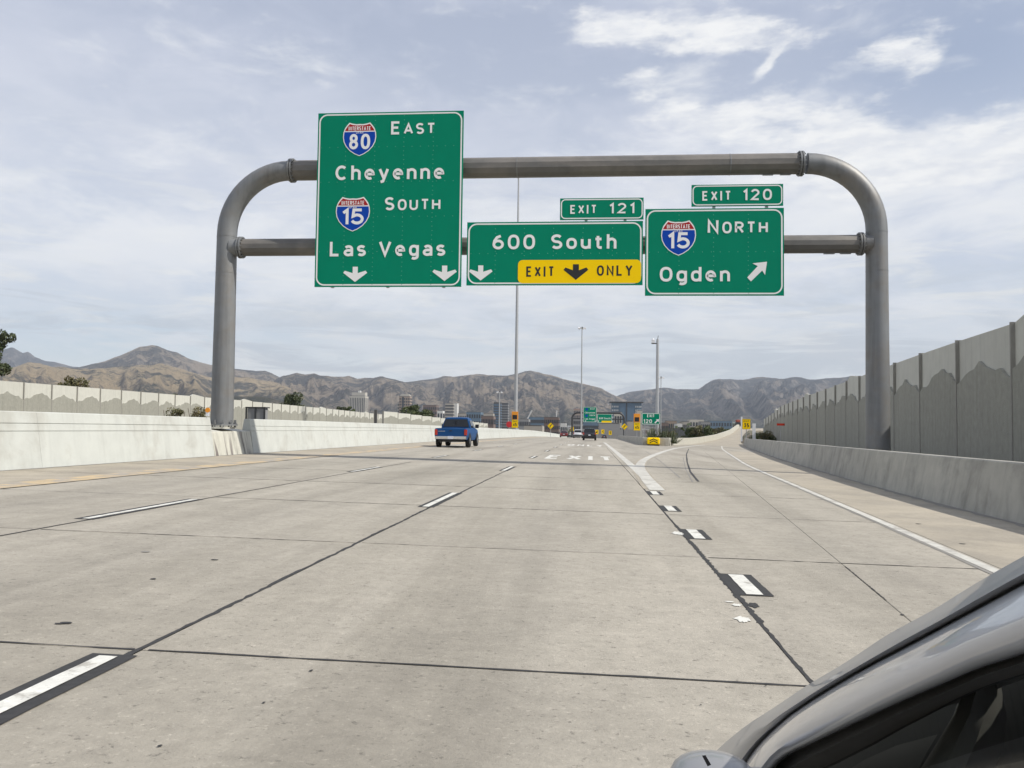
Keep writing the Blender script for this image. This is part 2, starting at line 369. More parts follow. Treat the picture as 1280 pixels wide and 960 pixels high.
for i in range(NR):
    y0 = Y0 + i * JS; y1 = y0 + JS
    for a, b, mn in ((-12.92, -9.84, 'shoulder_concrete'), (-9.84, -6.15, 'road_concrete'), (-6.15, -2.5, 'road_concrete'), (-2.5, 1.17, 'road_concrete')):
        slab(k(a), k(b), y0, y1, mn)
    if y0 > -4: slab(k(1.175), lambda y: seam_x(y) - .002, y0, y1, 'road_concrete', .0015)
    sL = (lambda y: max(1.17, seam_x(y)))
    slab(sL, lambda y: edge_x(y) + .12, y0, y1, 'road_concrete', .0015)
    slab(lambda y: edge_x(y) + .12, lambda y: bar_x(y) + .12, y0, y1, 'shoulder_concrete', .006)
YF = Y0 + NR * JS
far = MB(); ys2 = [YF + (i / 60.0) ** 1.6 * 560 for i in range(61)]
cols = 14; vv = []
for y in ys2:
    xr = max(bar_x(min(y, 118)) + .12, 0) if y < 118 else bar_x(118) + .12 + 0 * y
    for i in range(cols + 1): x = -12.92 + (xr + 12.92) * i / cols; vv.append((x, y, surf(x, y)))
n = cols + 1
far.add(vv, [(j * n + i, j * n + i + 1, (j + 1) * n + i + 1, (j + 1) * n + i) for j in range(60) for i in range(cols)])
far.build('far_carriageway', 'road_concrete', road_o)

# flat strips that follow the surface
def strip(mb, fx, y0, y1, w, lift, mi=0, n=None, jag=0.0):
    n = n or max(1, int((y1 - y0) / 4)); L = []; Rr = []
    for i in range(n + 1):
        y = y0 + (y1 - y0) * i / n; x = fx(y); a = w / 2 + random.uniform(-jag, jag); b = w / 2 + random.uniform(-jag, jag)
        L.append((x - a, y, surf(x - a, y) + lift)); Rr.append((x + b, y, surf(x + b, y) + lift))
    mb.add(L + Rr, [(i, n + 1 + i, n + 2 + i, i + 1) for i in range(n)], mi)
def mark(name, fn, mats):
    mb = MB(); fn(mb); return mb.build(name, mats, road_o)
# tar sealant worked into the lane joints, ragged
mark('joint_sealant', lambda m: strip(m, k(1.17), -3, 20, .026, .003, n=420, jag=.006), 'tar')
mark('joint_sealant', lambda m: strip(m, k(1.175), 6.3, 12.5, .045, .0035, n=150, jag=.013), 'tar')
mark('joint_sealant', lambda m: strip(m, lambda y: -2.5 + .006 * math.sin(y * 2.3), -3, 26, .036, .003, n=300, jag=.010), 'tar')
mark('joint_sealant', lambda m: strip(m, k(-6.15), -3, 30, .034, .003, n=200, jag=.007), 'tar')
mark('joint_sealant', lambda m: strip(m, k(-9.86), -3, 34, .030, .003, n=120, jag=.008), 'tar')
mark('joint_sealant', lambda m: strip(m, seam_x, 7.4, 9.2, .012, .003, n=60, jag=.004), 'tar')
def cross_seal(y, xa, xb, w):
    m = MB(); n = int((xb - xa) / .09); L = []; Rr = []
    for i in range(n + 1):
        x = xa + (xb - xa) * i / n; a = w / 2 * random.uniform(.5, 1.2)
        yy = y + .004 * math.sin(x * 5)
        L.append((x, yy - a, surf(x, y) + .0028)); Rr.append((x, yy + a, surf(x, y) + .0028))
    m.add(L + Rr, [(i, i + 1, n + 2 + i, n + 1 + i) for i in range(n)]); m.build('joint_sealant', 'tar', road_o)
for i in range(NR):
    y = Y0 + i * JS
    if 2 < y < 34:
        for xa, xb in ((-12.8, -9.9), (-9.8, -6.2), (-6.1, -2.53), (-2.45, 1.13), (1.22, edge_x(y))):
            if random.random() < .92 or y < 6: cross_seal(y, xa, xb, random.uniform(.018, .028) if y < 12 else random.uniform(.02, .034))
def dash(x, y0, y1, w=.105, bl=.075, br=.075, name='lane_dash'):
    def f(m):
        strip(m, k(x - (bl - br) / 2), y0 - .03, y1 + .05, w + bl + br, .0045, 0, n=14, jag=.004); strip(m, k(x), y0, y1, w, .0085, 1, n=14, jag=.002)
    mark(name, f, ['tar', 'white_paint'])
for i in range(9): dash(-2.58, 1.57 + 12.19 * i, 4.62 + 12.19 * i, bl=.07, br=.085)
for i in range(9): dash(-6.22, 10.5 + 12.19 * i - 12.19, 13.55 + 12.19 * i - 12.19, w=.10, bl=.09, br=.07)
for i in range(4): dash(1.325, 7.36 + 3.64 * i, 8.34 + 3.64 * i, w=.135, bl=.095, br=.08, name='gore_dash')
mark('edge_line', lambda m: strip(m, edge_x, -6, 138, .13, .0045, n=80, jag=.003), 'faded_paint')
def dark_side(m): strip(m, lambda y: edge_x(y) - .10, 3, 60, .05, .0035, n=90, jag=.012)
mark('edge_line_border', dark_side, 'scrape')
mark('yellow_edge_band', lambda m: strip(m, k(-10.22), -6, 300, .66, .0045, n=100, jag=.012), 'yellow_band')
mark('gore_line', lambda m: strip(m, k(1.5), 20.5, 104, .28, .0050, n=40, jag=.006), 'faded_paint')
mark('gore_line', lambda m: strip(m, lambda y: smooth_interp(y, GOR, 4), 19.6, 126, .34, .0085, n=60, jag=.006), 'faded_paint')
mark('gore_line_border', lambda m: strip(m, lambda y: smooth_interp(y, GOR, 4) - .03, 20, 50, .50, .0040, n=40, jag=.01), 'shoulder_concrete')
# remains of older markings and small repairs: each an uneven patch
def patch(cx, cy, rx, ry, matn, name, lift=.0052, n=14, rot=0.0):
    m = MB(); vs = [(cx, cy, surf(cx, cy) + lift)]
    for i in range(n):
        a = 2 * math.pi * i / n; q = random.uniform(.62, 1.12) if n > 20 else random.uniform(.75, 1.08); px, py = rx * q * math.cos(a), ry * q * math.sin(a)
        px, py = px * math.cos(rot) - py * math.sin(rot), px * math.sin(rot) + py * math.cos(rot)
        vs.append((cx + px, cy + py, surf(cx + px, cy + py) + lift))
    m.add(vs, [(0, 1 + i, 1 + (i + 1) % n) for i in range(n)]); m.build(name, matn, road_o)
def gpt(u, v):
    d = ray(u, v); z = 0; p = None
    for _ in range(6):
        tt = (z - CAMZ) / d.z; p = Vector((0, 0, CAMZ)) + d * tt; z = surf(p.x, p.y)
    return p
for (u, v, w, h, mt, nm, lf) in ((928, 775, .075, .13, 'white_paint', 'paint_remnant', .0062), (921, 757, .05, .07, 'white_paint', 'paint_remnant', .0062), (912, 753, .05, .03, 'white_paint', 'paint_remnant', .0062), 
                          (847, 667, .10, .26, 'white_paint', 'paint_remnant', .0062),  (942, 757, .05, .14, 'tar', 'tar_spot', .0048),
                          (83, 779, .055, .035, 'tar', 'tar_spot', .0048), (74, 780, .04, .02, 'tar', 'tar_spot', .0048), (389, 839, .012, .022, 'tar', 'tar_spot', .0048), (330, 879, .010, .014, 'tar', 'tar_spot', .0048), (876, 882, .006, .010, 'tar', 'tar_spot', .0048),
                          (182, 690, .06, .04, 'scrape', 'tar_spot', .0048), (192, 724, .03, .03, 'tar', 'tar_spot', .0048), (1128, 769, .02, .03, 'tar', 'tar_spot', .0048), (957, 858, .008, .01, 'tar', 'tar_spot', .0048),
                          (1050, 600, .2, .05, 'scrape', 'tar_spot', .0048), (268, 700, .05, .03, 'tar', 'tar_spot', .0048), (1148, 655, .06, .04, 'tar', 'tar_spot', .0048), (1203, 680, .05, .04, 'tar', 'tar_spot', .0048), (914, 563, .12, .3, 'tar', 'tar_spot', .0048)):
    p = gpt(u, v); patch(p.x, p.y, w * .8, h * .8, mt, nm, lf, 34 if 'paint' in nm else 14)
for i in range(26):
    x = random.uniform(-12, 6); y = random.uniform(3, 22)
    patch(x, y, random.uniform(.004, .014), random.uniform(.004, .014), random.choice(['tar', 'scrape']), 'tar_spot', .0046, 7)
def curve_strip(pts, w, matn, name, lift):
    m = MB(); q = [gpt(*p) for p in pts]; L = []; Rr = []
    n = 24; q2 = []
    for i in range(n + 1):
        f = i / n * (len(q) - 1); j = min(int(f), len(q) - 2); q2.append(q[j].lerp(q[j + 1], f - j))
    for i, p in enumerate(q2):
        d = (q2[min(i + 1, n)] - q2[max(i - 1, 0)]); d.z = 0; d.normalize(); nn = Vector((-d.y, d.x, 0)) * (w / 2 * random.uniform(.7, 1.1))
        a = p + nn; b = p - nn; L.append((a.x, a.y, surf(a.x, a.y) + lift)); Rr.append((b.x, b.y, surf(b.x, b.y) + lift))
    m.add(L + Rr, [(i, i + 1, n + 2 + i, n + 1 + i) for i in range(n)]); m.build(name, matn, road_o)
curve_strip([(861, 561), (858, 568), (859, 578), (863, 590), (873, 602)], .07, 'tar', 'skid_mark', .0036)
curve_strip([(854, 572), (857, 586), (866, 603)], .04, 'scrape', 'skid_mark', .0036)
curve_strip([(807, 564), (826, 577), (850, 597)], .05, 'scrape', 'skid_mark', .0036)

# ------------------------------------------------------------------ stroke lettering
def arc(cx, cy, rx, ry, a0, a1, n=10): return [(cx + rx * math.cos(R(a0 + (a1 - a0) * i / n)), cy + ry * math.sin(R(a0 + (a1 - a0) * i / n))) for i in range(n + 1)]
def oval(w, y0, y1, n=20):
    e = 2.4; o = []
    for i in range(n + 1):
        a = 2 * math.pi * i / n; c, s_ = math.cos(a), math.sin(a)
        o.append((w / 2 + w / 2 * math.copysign(abs(c) ** (2 / e), c), (y0 + y1) / 2 + (y1 - y0) / 2 * math.copysign(abs(s_) ** (2 / e), s_)))
    return o
def S_(w, y0, y1):
    h = (y1 - y0) / 4
    return [arc(w / 2, y1 - h, w / 2, h, 30, 270, 12) + arc(w / 2, y0 + h, w / 2, h, 90, -150, 12)[1:]]
X = .70   # x-height
G = {
 'E': (.52, [[(.52, 1), (0, 1), (0, 0), (.52, 0)], [(0, .52), (.44, .52)]]),
 'A': (.66, [[(0, 0), (.33, 1), (.66, 0)], [(.12, .30), (.54, .30)]]),
 'S': (.54, S_(.54, 0, 1)), 's': (.42, S_(.42, 0, X)),
 'T': (.56, [[(0, 1), (.56, 1)], [(.28, 1), (.28, 0)]]),
 'O': (.62, [oval(.62, 0, 1)]), 'o': (.50, [oval(.50, 0, X)]),
 'U': (.58, [[(0, 1), (0, .3)] + arc(.29, .29, .29, .29, 180, 360, 10) + [(.58, 1)]]),
 'u': (.46, [[(0, X), (0, .23)] + arc(.23, .23, .23, .23, 180, 360, 10), [(.46, X), (.46, -.08)]]),
 'H': (.58, [[(0, 0), (0, 1)], [(.58, 0), (.58, 1)], [(0, .5), (.58, .5)]]),
 'N': (.60, [[(0, -.04), (0, 1), (.60, 0), (.60, 1.04)]]),
 'R': (.56, [[(0, 0), (0, 1), (.30, 1)] + arc(.30, .75, .26, .25, 90, -90, 8) + [(0, .5)], [(.28, .5), (.58, 0)]]),
 'X': (.60, [[(0, 0), (.60, 1)], [(0, 1), (.60, 0)]]),
 'I': (.0, [[(0, -.09), (0, 1.09)]]),
 'L': (.50, [[(0, 1.09), (0, 0), (.50, 0)]]), 'Y': (.62, [[(0, 1.05), (.31, .5), (.62, 1.05)], [(.31, .5), (.31, -.09)]]),
 'V': (.66, [[(0, 1.06), (.33, .0), (.66, 1.06)]]),
 'C': (.60, [arc(.32, .5, .32, .5, 48, 312, 18)]), 'P': (.56, [[(0, -.09), (0, 1), (.28, 1)] + arc(.28, .74, .26, .26, 90, -90, 8) + [(0, .48)]]),
 'M': (.70, [[(0, -.09), (0, 1), (.35, .2), (.70, 1), (.70, -.09)]]),
 'h': (.44, [[(0, -.09), (0, 1.09)], [(0, .45)] + arc(.22, .46, .22, .24, 180, 0, 10) + [(.44, -.09)]]),
 'n': (.44, [[(0, -.09), (0, X + .06)], [(0, .45)] + arc(.22, .46, .22, .24, 180, 0, 10) + [(.44, -.09)]]),
 'e': (.48, [[(.02, .36), (.47, .36)] + arc(.24, X / 2, .24, X / 2, 2, 300, 18)]),
 'y': (.50, [[(0, X + .06), (.25, .02)], [(.50, X + .06), (.21, -.24), (.06, -.30)]]),
 'a': (.46, [[(.46, -.09), (.46, X - .22)] + arc(.24, X - .22, .22, .22, 0, 150, 8), arc(.22, .19, .22, .19, 60, 320, 14) + [(.46, .12)], [(.18, .38), (.46, .38)]]),
 'g': (.48, [oval(.48, 0, X), [(.48, X + .08), (.48, -.12)] + arc(.26, -.12, .22, .18, 0, -130, 8)]),
 'd': (.48, [oval(.48, 0, X), [(.48, 1.09), (.48, -.09)]]),
 't': (.34, [[(.12, .95), (.12, .15)] + arc(.26, .15, .14, .15, 180, 270, 5) + [(.36, 0)], [(-.04, X), (.34, X)]]),
 'q': (.48, [oval(.48, 0, X), [(.48, X), (.48, -.3)]]),
 '0': (.58, [oval(.58, 0, 1)]), '1': (.20, [[(-.02, .78), (.20, 1), (.20, -.09)]]),
 '2': (.54, [arc(.27, .72, .27, .28, 165, -25, 12) + [(0, 0), (.56, 0)]]),
 '3': (.52, [[(0, 1), (.5, 1), (.22, .62)] + arc(.24, .31, .28, .31, 80, -150, 12)]),
 '4': (.58, [[(.42, -.09), (.42, 1), (0, .28), (.62, .28)]]),
 '5': (.54, [[(.50, 1), (.06, 1), (.02, .52), (.2, .62)] + arc(.24, .31, .30, .31, 85, -155, 12)]),
 '6': (.56, [arc(.28, .30, .28, .30, 0, 360, 18), [(.0, .32), (.04, .6), (.2, .88), (.44, 1.0)]]),
 '8': (.54, [arc(.27, .76, .23, .24, -90, 270, 18), arc(.27, .26, .27, .26, 90, 450, 18)]),
 '+': (.5, [[(0, .5), (.5, .5)], [(.25, .25), (.25, .75)]]),
}
def ribbon(pl, t):
    n = len(pl); closed = n > 3 and math.dist(pl[0], pl[-1]) < 1e-6
    P_ = [Vector((p[0], p[1])) for p in pl]; L = []; Rr = []
    for i in range(n):
        if closed: d1 = P_[i] - P_[i - 1 if i else n - 2]; d2 = P_[(i + 1) if i < n - 1 else 1] - P_[i]
        else: d1 = P_[i] - P_[i - 1] if i else P_[1] - P_[0]; d2 = P_[i + 1] - P_[i] if i < n - 1 else P_[i] - P_[i - 1]
        d1 = d1.normalized() if d1.length > 1e-9 else d2.normalized(); d2 = d2.normalized() if d2.length > 1e-9 else d1
        n1 = Vector((-d1.y, d1.x)); n2 = Vector((-d2.y, d2.x)); m = n1 + n2
        if m.length < .2: m = n1.copy()
        m.normalize(); sc = min(1 / max(m.dot(n1), .35), 2.2)
        L.append(P_[i] + m * (t / 2 * sc)); Rr.append(P_[i] - m * (t / 2 * sc))
    return L, Rr
def text_width(s, h, t=.19, gap=.26, space=.5):
    q = h / (1 + t); x = 0
    for ch in s:
        if ch == ' ': x += space * q; continue
        x += (G[ch][0] + t + gap) * q
    return x - gap * q
def text(mb, s, fn, h, t=.19, gap=.26, space=.5, x0=0.0, caps=None, mi=0, sx=1.0, parts=None):
    "fn(x, y, lift) -> 3-D point; text's lower left at x0, 0. caps: smaller size factor for letters after the first"
    x = x0; c = 0
    for j, ch in enumerate(s):
        hh = h * (caps if (caps and j > 0) else 1); q = hh / (1 + t)
        if ch == ' ': x += space * q; continue
        w, strokes = G[ch]
        if parts is not None: mb = MB(); parts.append(mb)
        for st_ in strokes:
            L, Rr = ribbon([((p[0] * sx + t / 2) * q, (p[1] + t / 2) * q) for p in st_], t * q); n = len(L); c += 1
            mb.add([fn(x + p.x, p.y, c % 5 * .0004) for p in L] + [fn(x + p.x, p.y, c % 5 * .0004) for p in Rr], [(i, n + i, n + i + 1, i + 1) for i in range(n - 1)], mi)
        x += (w * sx + t + gap) * q
    return x - gap * q

# words painted on the road
def road_word(s, x0, x1, y0, y1):
    m = MB(); tw = text_width(s, 1.0, .25, .36)
    def fn(x, y, l):
        X_ = x0 + (x1 - x0) * x / tw; Y_ = y0 + (y1 - y0) * y; return (X_, Y_, surf(X_, Y_) + .005 + l)
    text(m, s, fn, 1.0, .25, .36); m.build('painted_word', 'white_paint', road_o)
road_word('EXIT', -2.02, 1.0, 38.0, 44.0)
road_word('ONLY', -2.05, 1.0, 73.0, 81.0)

# ------------------------------------------------------------------ barriers
def barrier(name, label, fx, fz, h, wb, wt, mats, ys, side=1, grooves=(), joint=.006, group=None, cap=True):
    """cast barrier of separate segments; side=+1: near face looks to +x. ys: segment ends"""
    y0 = ys[0]; t = thing(name, label, 'barrier', (fx(y0), y0, fz(fx(y0), y0)), 0, group); o = Vector(t.location)
    for a, b in zip(ys[:-1], ys[1:]):
        n = max(1, int((b - a) / 3)); rings = []
        prof_ = [(0, -.25), (0, 0.0)]
        for gz in grooves:
            for dz_, dep in ((-.014, 0), (-.009, .018), (.009, .018), (.014, 0)):
                z = gz + dz_; prof_.append((-(wb - wt) / 2 * z / h - dep, z))
        prof_ += [(-(wb - wt) / 2 + .0, h - .02), (-(wb - wt) / 2 - .02, h), (-(wb + wt) / 2 + .02, h), (-(wb + wt) / 2, h - .02), (-wb, 0), (-wb, -.25)]
        for i in range(n + 1):
            y = a + joint / 2 + (b - a - joint) * i / n; x = fx(y)
            dx = (fx(y + .5) - fx(y - .5)); nn = Vector((1, -dx, 0)).normalized()
            rings.append([Vector((x, y, fz(x, y) + pz)) + nn * (px * side) - o for px, pz in prof_])
        m = MB(); m.loft(rings); m.build('segment', mats, t)
    return t
seg = [-4, 2.2, 10.1, 19.9, 29.5]
lbar = barrier('median_barrier', 'tall white median barrier with two grooves, left of the big gantry column', k(LB), surf, 1.32, .62, .22, 'white_barrier', seg, 1, (.86, 1.04))
seg2 = [33.05, 39, 51, 63, 76, 92, 110, 130, 155, 180, 210, 240, 280, 320, 360, 420, 500]
lbar2 = barrier('median_barrier', 'long white median barrier running from behind the big gantry column past the blue pickup', k(LB), surf, 1.32, .62, .22, 'white_barrier', seg2, 1, (.86, 1.04))
rseg = [-8, 6, 12, 18.3, 25.2, 38.5, 52, 66, 82, 100, 118]
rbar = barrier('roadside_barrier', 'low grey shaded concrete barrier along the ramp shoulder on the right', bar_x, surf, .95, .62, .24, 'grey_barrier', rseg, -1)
# dirt gathered along the foot of the barriers
md = MB()
strip(md, k(LB + .05), -4, 90, .16, .004, n=240, jag=.05); md.build('gutter_dirt', 'scrape', road_o)
md = MB(); strip(md, lambda y: bar_x(y) - .06, -4, 90, .22, .004, n=200, jag=.07); md.build('gutter_dirt', 'scrape', road_o)

# ------------------------------------------------------------------ the big gantry
GY = 31.3
def gz(u, v, Y=GY): return at(u, v, Y)
gl = gz(279, 470); gr_ = gz(1097, 470)
xl, xr = gl.x, gr_.x
zt = at(640, 209.5, GY).z; zl_ = at(640, 307.5, GY).z
zb_l = surf(xl, GY) + 1.06; zb_r = surf(xr, GY) + .25
gt = thing('sign_gantry', 'huge grey steel tube gantry arching over all lanes and carrying three green signs', 'sign gantry', (xl, GY, surf(xl, GY)))
GO = Vector(gt.location)
def loc(v): return Vector(v) - GO
def column(x, zb, sgn):
    m = MB(); Rc = 2.35; pts = []; rad = []
    n0 = 10
    for i in range(n0 + 1):
        z = zb + (zt - Rc - zb) * i / n0; pts.append(loc((x, GY, z))); rad.append(.405 - .045 * i / n0)
    for i in range(1, 15):
        a = math.pi / 2 * i / 14; pts.append(loc((x + sgn * Rc * (1 - math.cos(a)), GY, zt - Rc + Rc * math.sin(a)))); rad.append(.36)
    m.tube(pts, rad, 28); c = m.build('column', 'galv', gt, smooth=40)
    # weld bands and flange ring
    for z in (zt - Rc - .1, zl_ - .95):
        q = MB(); q.tube([loc((x, GY, z - .012)), loc((x, GY, z + .012))], .405 - .045 * (z - zb) / (zt - Rc - zb) + .006, 28); q.build('weld_band', 'galv', c, smooth=40)
    return c
cl = column(xl, zb_l, 1); cr = column(xr, zb_r, -1)
def flange(x, z, r, parent):
    q = MB()
    for dx in (-.07, .015): q.tube([loc((x + dx, GY, z)), loc((x + dx + .055, GY, z))], r, 28)
    fl = q.build('flange', 'galv', parent, smooth=40)
    q = MB()
    for i in range(16):
        a = 2 * math.pi * i / 16; yy, z2 = GY + (r - .06) * math.cos(a), z + (r - .06) * math.sin(a)
        q.tube([loc((x - .12, yy, z2)), loc((x + .12, yy, z2))], .022, 6)
    q.build('bolts', 'galv', fl)
def beam(x0, x1, z, r, name='beam'):
    m = MB(); m.tube([loc((x0, GY, z)), loc((x1, GY, z))], r, 12, up=Vector((0, 1, 0)), rot=math.pi / 12)
    return m.build(name, 'weathered_beam', gt, smooth=20)
fx0, fx1 = gz(366, 214).x, gz(1000, 203).x
tb = beam(fx0, fx1, zt, .365); flange(fx0 - .02, zt, .44, tb); flange(fx1 + .02, zt, .44, tb)
lb_ = beam(xl + .55, xr - .55, zl_, .315); flange(xl + .55, zl_, .40, lb_); flange(xr - .55, zl_, .40, lb_)
for s_, x in ((1, xl), (-1, xr)):
    m = MB(); m.tube([loc((x + s_ * .2, GY, zl_)), loc((x + s_ * .52, GY, zl_))], [.36, .30], 20); m.build('stub', 'galv', gt, smooth=40)
# splice plates along the beams and small drain nubs
for x in (gz(647, 205).x, gz(912, 205).x):
    m = MB(); m.tube([loc((x - .02, GY, zt)), loc((x + .02, GY, zt))], .375, 12, rot=math.pi / 12); m.build('splice', 'galv', tb)
for x, z, r in ((fx1 - 1.1, zt, .365), (fx1 - .5, zt, .365), (xr - 1.6, zl_, .315), (xr - 1.05, zl_, .315)):
    m = MB(); m.box(x - GO.x - .18, x - GO.x + .18, -.05, .05, z - r - .03 - GO.z, z - r + .02 - GO.z); m.build('hand_hole', 'galv', tb if z == zt else lb_)
# left base: plate, bolts, stained pedestal
m = MB(); m.tube([loc((xl, GY, zb_l - .02)), loc((xl, GY, zb_l + .04))], .56, 8, rot=math.pi / 8); bp = m.build('base_plate', 'galv', gt)
for i in range(10):
    a = 2 * math.pi * i / 10 + .2; m = MB(); p = (xl + .49 * math.cos(a), GY + .49 * math.sin(a))
    m.tube([loc((*p, zb_l - .09)), loc((*p, zb_l + .19))], .028, 8); m.tube([loc((*p, zb_l + .04)), loc((*p, zb_l + .09))], .055, 6); m.build('anchor_bolt', 'galv', bp)
m = MB(); m.tube([loc((xr, GY, zb_r - .3)), loc((xr, GY, zb_r))], .9, 16); m.build('footing', 'grey_barrier', gt)
pd = thing('pedestal', 'rust stained concrete pedestal under the left gantry column between two barrier lengths', 'pedestal', (LB, 31.05, surf(LB, 31.05)))
hP = zb_l - .07 - surf(LB, 31.05)
m = MB(); poly = [(.015, -.2), (.015, 0), (-.16, hP - .16), (-1.15, hP), (-1.45, hP), (-1.6, -.2)]
m.prism(poly, lambda p, kk: (p[0], (-1.52, 1.97)[kk], p[1])); m.build('pedestal_block', 'stained_concrete', pd, bevel=.02)
m = MB(); m.box(-.95, .16 - .3, -.55, .55, hP - .06, hP + .0); m.build('grout_pad', 'stained_concrete', pd)

# ------------------------------------------------------------------ green signs
def rrect(x0, x1, z0, z1, r, n=6):
    pts = []
    for cx, cz, a in ((x1 - r, z1 - r, 0), (x0 + r, z1 - r, 90), (x0 + r, z0 + r, 180), (x1 - r, z0 + r, 270)):
        pts += [(cx + r * math.cos(R(a + 90 * i / n)), cz + r * math.sin(R(a + 90 * i / n))) for i in range(n + 1)]
    return pts
def frame_mesh(mb, outer, inner, fn, mi=0):
    n = len(outer); mb.add([fn(*p, 0) for p in outer] + [fn(*p, 0) for p in inner], [(i, (i + 1) % n, n + (i + 1) % n, n + i) for i in range(n)], mi)
def poly_face(mb, pts, fn, lift=0, mi=0): mb.add([fn(p[0], p[1], lift) for p in pts], [tuple(range(len(pts)))], mi)
def fan(mb, pts, fn, lift, mi=0):
    cx = sum(p[0] for p in pts) / len(pts); cy = sum(p[1] for p in pts) / len(pts); n = len(pts)
    mb.add([fn(cx, cy, lift)] + [fn(p[0], p[1], lift) for p in pts], [(0, 1 + i, 1 + (i + 1) % n) for i in range(n)], mi)

class Sign:
    "a flat highway sign in the plane y = Yf facing -y, in metres; (0,0) is its lower left"
    def __init__(s, label, u0, v0, u1, v1, Yf, border=.05, rad=.3, mat_='sign_green', inset=.045, bcol='sign_white', cat='road sign', rivets=True, frame=True, name='highway_sign'):
        a = at((u0 + u1) / 2, v1, Yf); b = at((u0 + u1) / 2, v0, Yf); l = at(u0, (v0 + v1) / 2, Yf); r = at(u1, (v0 + v1) / 2, Yf)
        s.x0, s.z0, s.w, s.h, s.Y = l.x, a.z, r.x - l.x, b.z - a.z, Yf
        s.kx = s.w / (u1 - u0); s.kz = s.h / (v1 - v0); s.u0, s.v1 = u0, v1
        s.t = thing(name, label, cat, (s.x0 + s.w / 2, Yf, s.z0))
        m = MB(); m.box(-s.w / 2, s.w / 2, 0, .05, 0, s.h); s.panel = m.build('panel', mat_, s.t)
        s.fn = lambda x, z, l=0: (x - s.w / 2, -.004 - l, z)
        if frame:
            m = MB(); o = rrect(inset, s.w - inset, inset, s.h - inset, rad); i_ = rrect(inset + border, s.w - inset - border, inset + border, s.h - inset - border, rad - border)
            frame_mesh(m, o, i_, s.fn); m.build('border', bcol, s.t)
        if rivets:
            m = MB(); n = max(2, int(s.w / .95))
            for i in range(1, n):
                for j in range(int(s.h / .16)):
                    x = s.w * i / n + random.uniform(-.01, .01); z = (j + .5) * .16
                    for dx in (-.02,): m.add([s.fn(x + dx + a_, z + b_, .001) for a_, b_ in ((-.012, -.012), (.012, -.012), (.012, .012), (-.012, .012))], [(0, 1, 2, 3)])
            for j in range(1, max(2, int(s.h / 1.22))):
                z = s.h * j / max(2, int(s.h / 1.22))
                for i in range(int(s.w / .3)): m.add([s.fn(.15 + i * .3 + a_, z + b_, .001) for a_, b_ in ((-.012, -.012), (.012, -.012), (.012, .012), (-.012, .012))], [(0, 1, 2, 3)])
            m.build('rivets', 'rivet', s.panel, kind='stuff')
    def px(s, u, v): return ((u - s.u0) * s.kx, (s.v1 - v) * s.kz)
    def word(s, txt, u0, u1, vb, hpx, matn='sign_white', t=.19, gap=.26, space=.5, caps=None, name='lettering', lift=.004):
        x0, z0 = s.px(u0, vb); x1, _ = s.px(u1, vb); h = hpx * s.kz
        wnat = text(MB(), txt, lambda x, y, l: (x, y, l), h, t, gap, space, 0, caps)
        t = t + .02; gap = gap + .06; W_ = x1 - x0
        g0 = text(MB(), txt, lambda x, y, l: (x, y, l), h, t, gap, space, 0, caps, sx=0.0)     # gaps alone
        n1_ = text(MB(), txt, lambda x, y, l: (x, y, l), h, t, gap, space, 0, caps, sx=1.0)
        sx = max(.72, min(1.42, (W_ - g0) / (n1_ - g0)))
        w1 = text(MB(), txt, lambda x, y, l: (x, y, l), h, t, gap, space, 0, caps, sx=sx)
        gl_ = sum(1 for c in txt if c != ' ') - 1; q = h / (1 + t) * (caps or 1); gap = max(.1, gap + (W_ - w1) / (max(1, gl_) * q))
        f_ = lambda x, y, l: s.fn(x0 + x, z0 + y, lift + l)
        if hpx < 9:
            m = MB(); text(m, txt, f_, h, t, gap, space, 0, caps, sx=sx); o = m.build(name, matn, s.t, kind='stuff'); return o
        parts = []; text(MB(), txt, f_, h, t, gap, space, 0, caps, sx=sx, parts=parts)
        for mb_ in parts: o = mb_.build('letter' if txt.isalpha() or name == 'lettering' else 'digit', matn, s.t)
        return o
    def shape(s, pts, matn, name, lift=.004, parent=None, pxs=True):
        m = MB(); q = [s.px(*p) for p in pts] if pxs else pts; poly_face(m, q, s.fn, lift); return m.build(name, matn, parent or s.t)
    def arrow_down(s, uc, v0, v1, matn='sign_white', wide=15):
        c, w = uc, wide; h = v1 - v0
        pts = [(c - 3.2, v0), (c + 3.2, v0), (c + 3.2, v0 + .42 * h), (c + w - 2, v0 + .26 * h), (c + w, v0 + .40 * h), (c, v1), (c - w, v0 + .40 * h), (c - w + 2, v0 + .26 * h), (c - 3.2, v0 + .42 * h)]
        m = MB(); q = [s.px(*p) for p in pts]
        m.add([s.fn(p[0], p[1], .004) for p in q], [(0, 1, 2, 8), (8, 2, 5), (2, 3, 4, 5), (8, 5, 6, 7)])
        m.build('arrow', matn, s.t)
    def shield(s, uc, v0, v1, num):
        k_ = (v1 - v0) / 42.0
        right = [(0, 1.5), (4, 1.8), (9, 1.0), (13, -.3), (15.5, 2.5), (18.5, 6.5), (20.5, 12), (21, 18), (20, 24), (17, 30), (12, 35.5), (6, 39.5), (0, 42)]
        full = [(x, y) for x, y in right] + [(-x, y) for x, y in right[::-1][1:-1]]
        T = lambda pts, sc, dy=0: [(uc + x * sc * k_, v0 + ((y - 20) * sc + 20 + dy) * k_) for x, y in pts]
        sh = s.shape(T(full, 1.0), 'sign_white', 'shield', .004)
        blue = [(x, y) for x, y in right if y >= 12] ; blue = [(19.0, 11.5)] + [(x * .945, (y - 20) * .95 + 20) for x, y in right[5:]]
        bl = blue + [(-x, y) for x, y in blue[::-1]]
        s.shape([(uc + x * k_, v0 + y * k_) for x, y in bl], 'sign_blue', 'blue_field', .006, sh)
